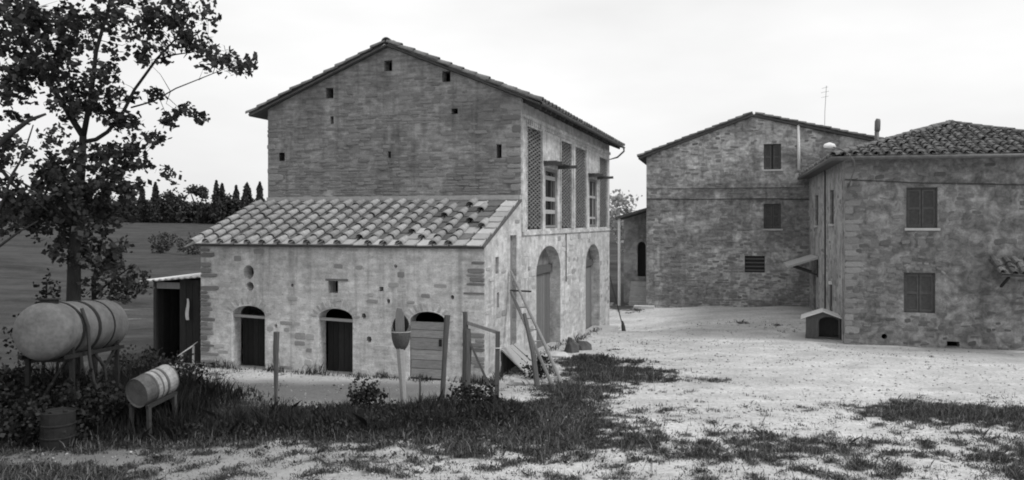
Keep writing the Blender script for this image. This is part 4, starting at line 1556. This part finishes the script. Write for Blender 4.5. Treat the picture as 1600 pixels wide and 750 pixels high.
# ================================================================== VEGETATION
def leaf_cards(C, size, flat=.0, aspect=.75, jitter=.35, rng=RNG):
    """one small pointed leaf (two bent halves) at each centre"""
    n_ = len(C)
    a_ = rng.normal(size=(n_, 3))
    a_[:, 2] *= (1 - flat)
    a_ /= np.linalg.norm(a_, axis=1, keepdims=True)
    b_ = rng.normal(size=(n_, 3))
    b_ -= (b_ * a_).sum(1, keepdims=True) * a_
    b_ /= np.linalg.norm(b_, axis=1, keepdims=True)
    s_ = (size * (1 + jitter * rng.uniform(-1, 1, n_)))[:, None]
    P = np.stack([C - a_ * s_ * .5, C + b_ * s_ * aspect * .5, C + a_ * s_ * .5, C - b_ * s_ * aspect * .5], 1)
    return P.reshape(-1, 3), np.arange(4 * n_).reshape(n_, 4)


def ball(n_, c_, r_, rng=RNG):
    d = rng.normal(size=(n_, 3))
    d /= np.linalg.norm(d, axis=1, keepdims=True)
    return np.asarray(c_) + d * (rng.random(n_) ** .45)[:, None] * np.asarray(r_)


CENTRES = []


def clumped(n_cl, per, c_, r_, cl_r, rng=RNG):
    cs = ball(n_cl, c_, r_, rng)
    CENTRES.append(cs)
    out_ = []
    for q_ in cs:
        k_ = max(2, int(per * rng.uniform(.4, 1.5)))
        out_.append(q_ + rng.normal(size=(k_, 3)) * cl_r * rng.uniform(.6, 1.2))
    return np.concatenate(out_)


def U(px, py, Y):
    """world x, z seen at this place of the photograph at depth Y"""
    return (px - 800) / 1300 * Y, CAMZ - (py - 346) / 1300 * Y


TY = 18.8
tree = thing('poplar_tree', 'large dark leafy tree rising behind the fuel tank', 'tree', (-9.85, TY, gz(-9.85, TY)))
T0 = Vector(tree.location)


def limb_pts(seq):
    out_ = []
    for px, py, dy in seq:
        x, z_ = U(px, py, TY + dy)
        out_.append(Vector((x, TY + dy, z_)) - T0)
    return out_


trunk_pts = [Vector((-.05, .05, -.3))] + limb_pts([(114, 560, 0), (115, 470, 0), (116, 400, 0), (121, 330, .05), (127, 265, .1), (130, 213, .1)])
MB().tube(trunk_pts, [.27, .20, .155, .14, .115, .09, .075], 12, jit=.05).build('trunk', 'bark', tree, smooth=True)
limbs = [
    ([(130, 213, .1), (112, 185, .1), (96, 158, -.1), (70, 120, -.4), (40, 60, -.6), (20, -20, -.7)], [.075, .068, .06, .05, .035, .02]),
    ([(129, 222, .1), (150, 218, .2), (168, 206, .3), (190, 180, .4), (210, 140, .5), (245, 92, .7), (275, 60, .8), (300, 20, .9)], [.055, .05, .045, .042, .036, .03, .02, .012]),
    ([(121, 330, 0), (150, 290, .3), (175, 262, .5), (200, 240, .6)], [.06, .05, .035, .02]),
    ([(205, 168, .4), (240, 158, .2), (275, 138, 0), (320, 120, -.2), (370, 100, -.3)], [.022, .018, .015, .011, .006]),
    ([(130, 213, .1), (142, 150, -.2), (150, 80, -.3), (170, 10, -.3), (180, -70, -.3)], [.065, .055, .045, .035, .02]),
    ([(118, 360, 0), (90, 330, -.5), (60, 300, -.8), (25, 280, -1.0)], [.06, .045, .03, .015]),
    ([(116, 340, 0), (128, 310, .6), (95, 270, .9), (70, 240, 1.0)], [.05, .04, .03, .015]),
    ([(245, 92, .7), (275, 85, .5), (310, 80, .4), (350, 85, .2)], [.02, .016, .012, .006]),
    ([(60, 110, -.4), (20, 120, -.2), (-30, 130, 0)], [.03, .02, .01]),
]
for seq, rad in limbs:
    MB().tube(limb_pts(seq), rad, 7, jit=.05).build('limb', 'bark', tree, smooth=True)
# crown: clumps of leaves strung through a volume about the limbs (x px, y px, half width, half height, amount)
CL = [(60, 40, 75, 50, 95), (20, 110, 45, 55, 62), (75, 115, 50, 45, 60), (105, 55, 40, 55, 45), (150, 55, 40, 50, 22), (200, 25, 60, 30, 50), (265, 30, 42, 36, 62), (225, 75, 40, 32, 34),
      (290, 60, 26, 14, 20), (320, 22, 30, 16, 16), (160, 110, 35, 40, 24), (175, 150, 40, 30, 36), (120, 160, 30, 22, 22), (110, 170, 30, 20, 24), (195, 190, 28, 14, 20),
      (345, 95, 36, 16, 26), (385, 100, 16, 16, 12), (300, 72, 26, 10, 14), (250, 150, 14, 14, 8), (300, 180, 18, 9, 8), (262, 190, 16, 10, 9), (240, 215, 20, 10, 13), (275, 165, 10, 10, 5), (90, 265, 30, 26, 44),
      (150, 245, 45, 32, 55), (200, 240, 26, 28, 26), (110, 300, 62, 36, 80), (180, 290, 36, 30, 46), (60, 310, 40, 30, 34), (225, 260, 14, 14, 9), (262, 272, 14, 10, 8), (15, 230, 20, 20, 12), (20, 190, 20, 12, 6),
      (150, 350, 36, 20, 22), (108, 380, 40, 46, 36), (150, 405, 40, 34, 24), (110, 335, 60, 24, 45), (185, 330, 26, 18, 18), (40, 350, 40, 22, 24), (205, 300, 20, 22, 12), (10, 10, 40, 50, 40),
      (140, -60, 140, 50, 90), (300, -50, 90, 40, 40), (-60, 60, 50, 110, 80), (-80, 200, 50, 80, 40),
      (60, -150, 220, 70, 150), (-120, -80, 120, 90, 90), (150, -260, 160, 60, 70)]  # unseen upper crown, added to block sky light over the tank
cc = []
CENTRES.clear()
for px, py, a_, b_, n_ in CL:
    dy = RNG.uniform(-.5, .5)
    x, z_ = U(px, py, TY + dy)
    k_ = TY / 1300
    cc.append(clumped(int(n_ * (.85 if px < 120 or py < 0 else .66)), 15, (x, TY + dy, z_), (a_ * k_, min(1.3, .35 + a_ * k_) if py > -100 else 2.8, b_ * k_), .085))
cc = np.concatenate(cc) - np.array(T0)
Vv, Ff = leaf_cards(cc, .122, flat=.2, aspect=.8, jitter=.55)
o = link('crown', arrmesh('crown', Vv, Ff), 'leaf', tree)
o['kind'] = 'stuff'

# twigs tie the leaf clumps to the limbs
nodes = []
for seq, rad in limbs:
    pp = limb_pts(seq)
    for i in range(len(pp) - 1):
        for f_ in (0, .25, .5, .75):
            nodes.append(pp[i].lerp(pp[i + 1], f_))
nodes = np.array([tuple(q_) for q_ in nodes])
tw = MB()
for q_ in np.concatenate(CENTRES) - np.array(T0):
    dd_ = np.linalg.norm(nodes - q_, axis=1) + .6 * np.maximum(0, nodes[:, 2] - q_[2])
    j_ = int(dd_.argmin())
    if dd_[j_] > .95 or q_[2] > 9.6 or RNG.random() > .6:
        continue
    a_, b_ = Vector(nodes[j_]), Vector(q_)
    m_ = a_.lerp(b_, .5) + Vector(RNG.normal(size=3) * .10)
    tw.tube([a_, m_, b_], [.011, .007, .003], 3, cap=False)
tw.build('twigs', 'bark', tree)['kind'] = 'stuff'

# second tree just out of frame, its limbs crossing the left edge
T2 = thing('leaning_tree', 'half bare tree at the picture edge with limbs crossing the sky', 'tree', (-11.6, 17.2, gz(-11.6, 17.2)))


def lp2(seq):
    out_ = []
    for px, py, dy in seq:
        x, z_ = U(px, py, 17.2 + dy)
        out_.append(Vector((x, 17.2 + dy, z_)) - Vector(T2.location))
    return out_


MB().tube([Vector((0, 0, -.3))] + lp2([(-70, 480, 0), (-60, 380, 0), (-50, 300, 0)]), [.22, .19, .16, .13], 10, jit=.06).build('trunk', 'bark', T2, smooth=True)
for seq, rad in [([(-50, 300, 0), (-20, 245, 0), (10, 214, .1), (45, 188, .2), (72, 178, .3)], [.09, .075, .06, .045, .025]),
                 ([(-50, 300, 0), (0, 330, -.2), (18, 275, -.1), (36, 245, 0), (52, 195, .1)], [.05, .035, .03, .022, .012]),
                 ([(-60, 250, 0), (5, 268, 0), (22, 290, .1), (50, 310, .2), (75, 330, .3)], [.05, .042, .036, .028, .015]),
                 ([(-55, 400, 0), (0, 384, 0), (30, 362, .2), (60, 345, .3)], [.045, .03, .022, .01])]:
    MB().tube(lp2(seq), rad, 7, jit=.05).build('limb', 'bark', T2, smooth=True)
c2 = []
for px, py, a_, b_, n_ in [(10, 250, 16, 10, 8), (25, 300, 30, 20, 16), (35, 230, 14, 12, 4), (0, 320, 30, 40, 26), (80, 220, 14, 8, 5), (90, 208, 10, 8, 4), (-60, 250, 60, 80, 70)]:
    x, z_ = U(px, py, 17.2)
    k_ = 17.2 / 1300
    c2.append(clumped(n_, 12, (x, 17.3, z_), (a_ * k_, .5, b_ * k_), .08))
Vv, Ff = leaf_cards(np.concatenate(c2) - np.array(T2.location), .11, .2, .85)
link('crown', arrmesh('crown', Vv, Ff), 'leaf', T2)['kind'] = 'stuff'


def shrub(name, label, x, y, stems, clumps_, size, mat='leaf_dark', cat='shrub', grp=None):
    base = G(x, y)
    r_ = thing(name, label, cat, base, 0, grp)
    for pts, rad in stems:
        MB().tube(pts, rad, 6, jit=.08).build('stem', 'bark', r_, smooth=True)
    arr = []
    for c_, rr_, n_, per, cr_ in clumps_:
        arr.append(clumped(n_, per, c_, rr_, cr_))
    Vv_, Ff_ = leaf_cards(np.concatenate(arr), size, .2, .8)
    o_ = link('crown', arrmesh('crown', Vv_, Ff_), mat, r_)
    o_['kind'] = 'stuff'
    return r_


shrub('sapling', 'leafy young tree with thin trunk right behind the tank', -9.75, 19.4,
      [([(0, 0, -.2), (.02, 0, 1.2), (.0, 0, 2.6), (.2, 0, 3.6)], [.075, .065, .05, .02]), ([(.0, 0, 2.3), (.5, .1, 2.7), (.9, .1, 3.0)], [.03, .02, .01])],
      [((.35, 0, 2.6), (.75, .7, .55), 44, 12, .09), ((.85, 0, 2.55), (.40, .5, .40), 18, 12, .09), ((.2, 0, 3.3), (.55, .6, .5), 22, 12, .09), ((.1, 0, 1.9), (.4, .4, .25), 8, 10, .08)], .11, 'leaf')
shrub('elder_bush', 'small leafy elder bush at the left edge above the tank', -11.4, 20.2,
      [([(0, 0, -.2), (.05, 0, 1.2), (.1, 0, 2.5)], [.05, .04, .02]), ([(0.3, 0, -.2), (.4, 0, .9), (.5, 0, 1.6)], [.04, .03, .015])],
      [((.1, 0, 2.3), (.45, .4, .35), 14, 10, .08), ((-.3, 0, 1.2), (.6, .5, .7), 40, 12, .09), ((.5, 0, 1.5), (.25, .3, .3), 8, 10, .07)], .10)
shrub('bramble', 'dark bramble heap at the left edge behind the tank legs', -10.4, 17.0,
      [([(0, 0, -.1), (.1, 0, .6), (.3, 0, 1.0)], [.03, .02, .01])],
      [((0, 0, .5), (1.0, .7, .65), 150, 14, .09), ((-.9, 0, .9), (.7, .7, 1.0), 110, 14, .09)], .09)
shrub('bramble', 'dark bramble thicket before the black hut', -8.9, 20.3,
      [([(0, 0, -.1), (.1, 0, .5), (.3, 0, .9)], [.03, .02, .01])],
      [((0, 0, .35), (1.3, .8, .55), 140, 14, .09), ((.9, -.6, .25), (.9, .6, .42), 70, 14, .08)], .085)
shrub('bramble', 'low dark bramble between the fuel tank and the lying drum', -7.8, 16.4,
      [([(0, 0, -.1), (.1, 0, .4), (.3, 0, .6)], [.03, .02, .01])],
      [((0, 0, .3), (.9, .7, .42), 110, 14, .09)], .085)
shrub('bramble', 'dark nettle bed around the upright drum under the tank', -8.9, 15.3,
      [([(0, 0, -.1), (.1, 0, .5), (.3, 0, .8)], [.03, .02, .01])],
      [((.1, -.1, .35), (1.3, .9, .55), 230, 14, .09), ((-1.5, .3, .5), (1.0, .8, .75), 170, 14, .09), ((.9, .4, .5), (.7, .6, .7), 90, 14, .09)], .085)
shrub('weed_clump', 'bushy weed clump standing taller before the second doorway', -3.05, 17.35,
      [([(0, 0, -.1), (0, 0, .35), (.1, 0, .6)], [.02, .015, .01])],
      [((0, 0, .35), (.42, .4, .36), 60, 14, .07)], .075)
shrub('weed_clump', 'weed clump growing around the foot of the gate', -.75, 17.9,
      [([(0, 0, -.1), (0, 0, .25), (.1, 0, .4)], [.02, .015, .01])],
      [((0, 0, .2), (.65, .45, .28), 60, 14, .07)], .07)
shrub('weed_clump', 'dark weed clump behind the ladder foot', .65, 21.3,
      [([(0, 0, -.1), (0, 0, .25), (.1, 0, .5)], [.02, .015, .01])],
      [((0, 0, .25), (.40, .35, .40), 50, 14, .06)], .07)
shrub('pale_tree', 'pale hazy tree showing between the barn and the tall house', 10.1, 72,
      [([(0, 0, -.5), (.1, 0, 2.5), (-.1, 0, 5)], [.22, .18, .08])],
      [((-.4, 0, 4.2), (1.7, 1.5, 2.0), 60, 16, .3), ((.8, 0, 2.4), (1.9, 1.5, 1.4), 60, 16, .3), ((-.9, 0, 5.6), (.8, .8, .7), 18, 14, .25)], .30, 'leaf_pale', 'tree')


# far trees along the field edge: each one on its own
def far_tree(kind, px, ptop, Y, hw, seed, name, label):
    rng = np.random.default_rng(seed)
    x = (px - 800) / 1300 * Y
    zb = gz(x, Y)
    ztop = CAMZ - (ptop - 346) / 1300 * Y
    H_ = ztop - zb
    r_ = thing(name, label, 'tree', (x, Y, zb), 0, 'trees along the far field edge')
    w_ = hw / 1300 * Y
    MB().tube([(0, 0, -.5), (0, 0, H_ * .6)], [w_ * .14 + .08, .06], 6).build('trunk', 'bark', r_)
    if kind == 'cypress':
        n_ = 1700
        f_ = rng.random(n_) ** .8
        prof = np.minimum(1, (1 - f_) * 2.0) ** .75 * np.minimum(1, f_ * 6 + .45)
        a_ = rng.uniform(0, 2 * np.pi, n_)
        rad = w_ * prof * np.sqrt(rng.random(n_)) * rng.uniform(.7, 1.2, n_) * (1 + .35 * np.sin(f_ * 17 + seed) * np.cos(a_ * 2 + seed))
        C = np.stack([rad * np.cos(a_), rad * np.sin(a_), H_ * (.04 + .96 * f_)], 1)
        sz = .55
    elif kind == 'pine':
        C = np.concatenate([clumped(46, 16, (0, 0, H_ * .86), (w_, w_, H_ * .12), .3, rng), clumped(12, 10, (w_ * .5, 0, H_ * .72), (w_ * .35, w_ * .3, H_ * .1), .3, rng)])
        MB().tube([(0, 0, H_ * .4), (w_ * .4, 0, H_ * .65), (w_ * .7, 0, H_ * .82)], [.18, .14, .08], 6).build('limb', 'bark', r_)
        MB().tube([(0, 0, H_ * .35), (-w_ * .4, 0, H_ * .65), (-w_ * .6, 0, H_ * .82)], [.18, .14, .08], 6).build('limb', 'bark', r_)
        sz = .6
    else:
        C = np.concatenate([clumped(110, 18, (0, 0, H_ * .55), (w_, w_, H_ * .42), .35, rng), clumped(60, 18, (0, 0, H_ * .2), (w_ * 1.1, w_, H_ * .2), .35, rng)])
        sz = .6
    Vv_, Ff_ = leaf_cards(C, sz, .1, .7, rng=rng)
    link('crown', arrmesh('crown', Vv_, Ff_), 'leaf_far', r_)['kind'] = 'stuff'


FT = [('cypress', 222, 291, 178, 7, 'slim cypress showing just right of the leafy tree crown'),
      ('cypress', 243, 285, 176, 7, 'cypress with a darker pointed top left of the round oak'),
      ('oak', 268, 294, 180, 24, 'broad round oak on the far field edge'),
      ('pine', 309, 290, 182, 19, 'flat topped umbrella pine on the far field edge'),
      ('oak', 312, 318, 186, 22, 'low oak under the umbrella pine'),
      ('cypress', 338, 282, 180, 7, 'tallest cypress just right of the umbrella pine'),
      ('cypress', 347, 287, 181, 7, 'slim cypress second right of the umbrella pine'),
      ('oak', 358, 303, 184, 16, 'small oak between the two cypress pairs'),
      ('cypress', 369, 290, 182, 7, 'small cypress in the middle of the row left of the barn'),
      ('cypress', 386, 286, 178, 11, 'stout cypress second from the barn wall'),
      ('cypress', 406, 285, 178, 8, 'cypress nearest to the barn wall'),
      ('oak', 338, 316, 190, 26, 'dark oak low behind the row of cypresses'),
      ('oak', 395, 314, 190, 24, 'dark oak low behind the cypresses by the barn wall'),
      ('oak', 236, 312, 186, 28, 'dark oak low behind the slim cypress by the leafy crown'),
      ('oak', 190, 306, 184, 30, 'broad oak mostly hidden behind the leafy tree crown'),
      ('oak', 140, 302, 186, 34, 'oak seen through the leafy tree left of its trunk'),
      ('oak', 85, 308, 186, 34, 'oak low on the skyline left of the big trunk'),
      ('oak', 30, 304, 188, 36, 'oak on the skyline at the left picture edge'),
      ('oak', 425, 312, 194, 20, 'oak whose side just shows behind the barn corner')]
for i, (k, px, pt, Y, hw_, lab) in enumerate(FT):
    far_tree(k, px, pt, Y, hw_, 200 + i, {'cypress': 'cypress_tree', 'pine': 'umbrella_pine', 'oak': 'oak_tree'}[k], lab)
hx = RNG.uniform(-125, -40, 9000)
hy = 184 + RNG.normal(0, 2.0, 9000)
hz_ = gz(hx, hy) + RNG.random(9000) ** 1.3 * (2.0 + 4.2 * fbm(hx * .16, hx * 0 + 3, 3))
Vv, Ff = leaf_cards(np.stack([hx, hy, hz_], 1), .7, .1, .7)
tag(link('far_hedge', arrmesh('far_hedge', Vv, Ff), 'leaf_far'), 'continuous dark scrub under the trees along the far field edge', 'hedge', kind='stuff')
for i, (x, y, s_, lab) in enumerate([(-37, 88, 1.2, 'round bush standing alone in the field behind the hut'), (-33, 86, 1.7, 'pale broad bush in the field left of the shed roof'), (-36, 106, 1.4, 'farther bush in the field above the hut roof'),
                                     (-41, 98, 1.6, 'bush in the field beside the leafy tree')]):
    shrub('field_bush', lab, x, y, [([(0, 0, -.2), (0, 0, s_ * .4), (.1, 0, s_ * .8)], [.08, .06, .03])],
          [((0, 0, s_ * .5), (s_, s_, s_ * .6), 34, 16, .22)], .26, 'grass' if i == 1 else 'leaf_far', 'bush', 'bushes out in the field')


# grass, weeds: uncountable, each kind one mass
def blades(name, mat, n_try, box, h_rng, w_rng, dens, label, seed, lean=.5, tuft=1, spread=.06):
    rng = np.random.default_rng(seed)
    x = rng.uniform(box[0], box[1], n_try)
    # more samples near the camera
    y = box[2] + (box[3] - box[2]) * rng.random(n_try) ** 1.35
    d = dens(x, y)
    k_ = rng.random(n_try) < d
    x, y, d = x[k_], y[k_], d[k_]
    if tuft > 1:
        x, y, d = np.repeat(x, tuft), np.repeat(y, tuft), np.repeat(d, tuft)
        x = x + rng.normal(0, spread, len(x))
        y = y + rng.normal(0, spread, len(y))
    z_ = gz(x, y) - .01
    n_ = len(x)
    h_ = (h_rng[0] + (h_rng[1] - h_rng[0]) * rng.random(n_) ** 1.6) * (.30 + .95 * d) * (.6 + .8 * fbm(x * 1.3 + 3, y * 1.3 + 8, 3))
    w_ = rng.uniform(w_rng[0], w_rng[1], n_)
    a_ = rng.uniform(0, 2 * np.pi, n_)
    la = rng.uniform(0, 2 * np.pi, n_)
    ll = np.abs(rng.normal(0, lean, n_)) * h_
    B = np.stack([x, y, z_], 1)
    wv_ = np.stack([np.cos(a_) * w_, np.sin(a_) * w_, np.zeros(n_)], 1)
    tip = B + np.stack([np.cos(la) * ll, np.sin(la) * ll, h_], 1)
    mdl = B + np.stack([np.cos(la) * ll * .35, np.sin(la) * ll * .35, h_ * .6], 1)
    P = np.stack([B - wv_ * .5, B + wv_ * .5, mdl + wv_ * .45, tip, mdl - wv_ * .45], 1).reshape(-1, 3)
    o_ = link(name, arrmesh(name, P, np.arange(5 * n_).reshape(n_, 5)), mat)
    return tag(o_, label, 'grass', kind='stuff')


def not_built(x, y):
    p = (x - SH.x) * math.cos(TH) - (y - SH.y) * math.sin(TH)
    q_ = (x - SH.x) * math.sin(TH) + (y - SH.y) * math.cos(TH)
    in1 = (p > -BW_ - .1) & (p < .05) & (q_ > -.05)
    p2 = (x - HC.x) * math.cos(TR) - (y - HC.y) * math.sin(TR)
    q2 = (x - HC.x) * math.sin(TR) + (y - HC.y) * math.cos(TR)
    in2 = (p2 > -.2) & (q2 > -.5)
    return np.where(in1 | in2, 0, 1)


def weed_zone(x, y):
    yc = 16.4 + .12 * (x + 3.6)
    z_ = 1.3 * np.exp(-(((x + 3.8) / 3.2) ** 4 + np.abs((y - yc) / .95) ** 2.4))
    z_ = np.maximum(z_, 1.2 * np.exp(-(((x + 8.6) / 2.4) ** 4 + ((y - 17.3) / 1.9) ** 4)))
    z_ = np.maximum(z_, .9 * np.exp(-(((x + .9) / 1.2) ** 4 + ((y - 17.2) / .7) ** 4)))
    return np.clip(z_ * (-.15 + 1.9 * fbm(x * 1.5 + 70, y * 1.9, 4)), 0, 1)


blades('turf_grass', 'grass', 150000, (-11, 13, 12.2, 27), (.025, .11), (.010, .020), lambda x, y: .60 * turf(x, y) ** 1.3 * not_built(x, y), 'short dark turf growing in patches over the pale yard', 1, .9, 6, .06)
blades('tall_weeds', 'weed', 130000, (-11.5, 1.0, 14.0, 20.5), (.05, .40), (.010, .022), lambda x, y: weed_zone(x, y) * not_built(x, y), 'tall dark weeds in a band before the shed', 2, .45)
blades('shade_weeds', 'leaf_dark', 40000, (-12, -6, 14.5, 20.5), (.3, .85), (.012, .03), lambda x, y: .8 * weed_zone(x, y) * not_built(x, y), 'tall dark nettles in the shade round the tank stand', 12, .35)  # shade under the tree put into the darker leaf colour
blades('wall_weeds', 'weed', 60000, (-8, 6, 18, 38), (.06, .28), (.012, .026),
       lambda x, y: not_built(x, y) * np.clip(turf(x, y) * .35, 0, 1) * (fbm(x * 2, y * 2, 2) > .5), 'scattered taller weeds along the foot of the walls', 5, .5)
def wall_foot(x, y):
    p = (x - SH.x) * math.cos(TH) - (y - SH.y) * math.sin(TH)
    q_ = (x - SH.x) * math.sin(TH) + (y - SH.y) * math.cos(TH)
    front = np.exp(-((q_ + .12) / .16) ** 2) * ((p > -BW_ - .3) & (p < .3) & (q_ < 0))
    side = np.exp(-((p - .14) / .18) ** 2) * ((q_ > -.2) & (q_ < 17) & (p > .02))
    return np.clip((front + .6 * side) * (2.4 * fbm(x * 2.2 + 5, y * 2.2 + 9, 3) - .6), 0, 1)


blades('wall_foot_weeds', 'weed', 160000, (-9.5, 6, 20.2, 38), (.04, .26), (.010, .022), wall_foot, 'ragged weeds growing along the foot of the shed and barn walls', 15, .5)
blades('dry_straw', 'straw', 60000, (-9, 12, 12.4, 22), (.05, .32), (.006, .012), lambda x, y: .5 * turf(x, y) * not_built(x, y), 'dry pale stalks standing in the grass', 3, .6)
blades('yard_tufts', 'grass', 60000, (2, 16, 24, 46), (.04, .14), (.02, .045), lambda x, y: .8 * turf(x, y) ** 1.5 * not_built(x, y), 'sparse grass tufts along the yard edges', 4, .7)

# broad leaved weeds matted among the blades
rng_w = np.random.default_rng(31)
wx, wy = rng_w.uniform(-11, 3, 60000), rng_w.uniform(13.2, 20, 60000)
wk = rng_w.random(60000) < np.clip(weed_zone(wx, wy) + .10 * turf(wx, wy), 0, 1) * not_built(wx, wy)
wx, wy = wx[wk], wy[wk]
wz_ = gz(wx, wy) + .02 + .24 * rng_w.random(len(wx)) ** 1.5 * np.clip(weed_zone(wx, wy) * 1.4, .2, 1)
Vv, Ff = leaf_cards(np.stack([wx, wy, wz_], 1), .065, 0, .6, .6, rng=rng_w)
tag(link('weed_leaves', arrmesh('weed_leaves', Vv, Ff), 'weed'), 'matted broad leaved weeds low in the band before the shed', 'weeds', kind='stuff')
# loose pebbles on the bare earth
rng_p = np.random.default_rng(77)
px_s = rng_p.uniform(-9, 15, 16000)
py_s = 12.3 + 26 * rng_p.random(16000) ** 1.6
ok_ = not_built(px_s, py_s) > 0
px_s, py_s = px_s[ok_], py_s[ok_]
pr_ = .008 + .030 * rng_p.random(len(px_s)) ** 4
octa = np.array([(1, 0, 0), (-1, 0, 0), (0, 1, 0), (0, -1, 0), (0, 0, .7), (0, 0, -.7)])
oct_f = np.array([(0, 2, 4), (2, 1, 4), (1, 3, 4), (3, 0, 4), (2, 0, 5), (1, 2, 5), (3, 1, 5), (0, 3, 5)])
base_ = np.stack([px_s, py_s, gz(px_s, py_s) + pr_ * .2], 1)
ang_ = rng_p.uniform(0, 6.28, len(px_s))
ca, sa = np.cos(ang_)[:, None], np.sin(ang_)[:, None]
k1 = rng_p.uniform(.7, 1.5, (len(px_s), 6))
ox = octa[None, :, 0] * k1
oy = octa[None, :, 1] * k1
Pp = np.stack([ox * ca - oy * sa, ox * sa + oy * ca, np.repeat(octa[None, :, 2], len(px_s), 0)], 2) * pr_[:, None, None] + base_[:, None, :]
Fp = (oct_f[None] + (np.arange(len(px_s)) * 6)[:, None, None]).reshape(-1, 3)
plain('pebble', 0.16, 0.42, 6, 0.95, 0.5, rand='island', spread=.45)
tag(link('gravel', arrmesh('gravel', Pp.reshape(-1, 3), Fp), 'pebble'), 'loose pebbles scattered over the bare yard', 'gravel', kind='stuff')
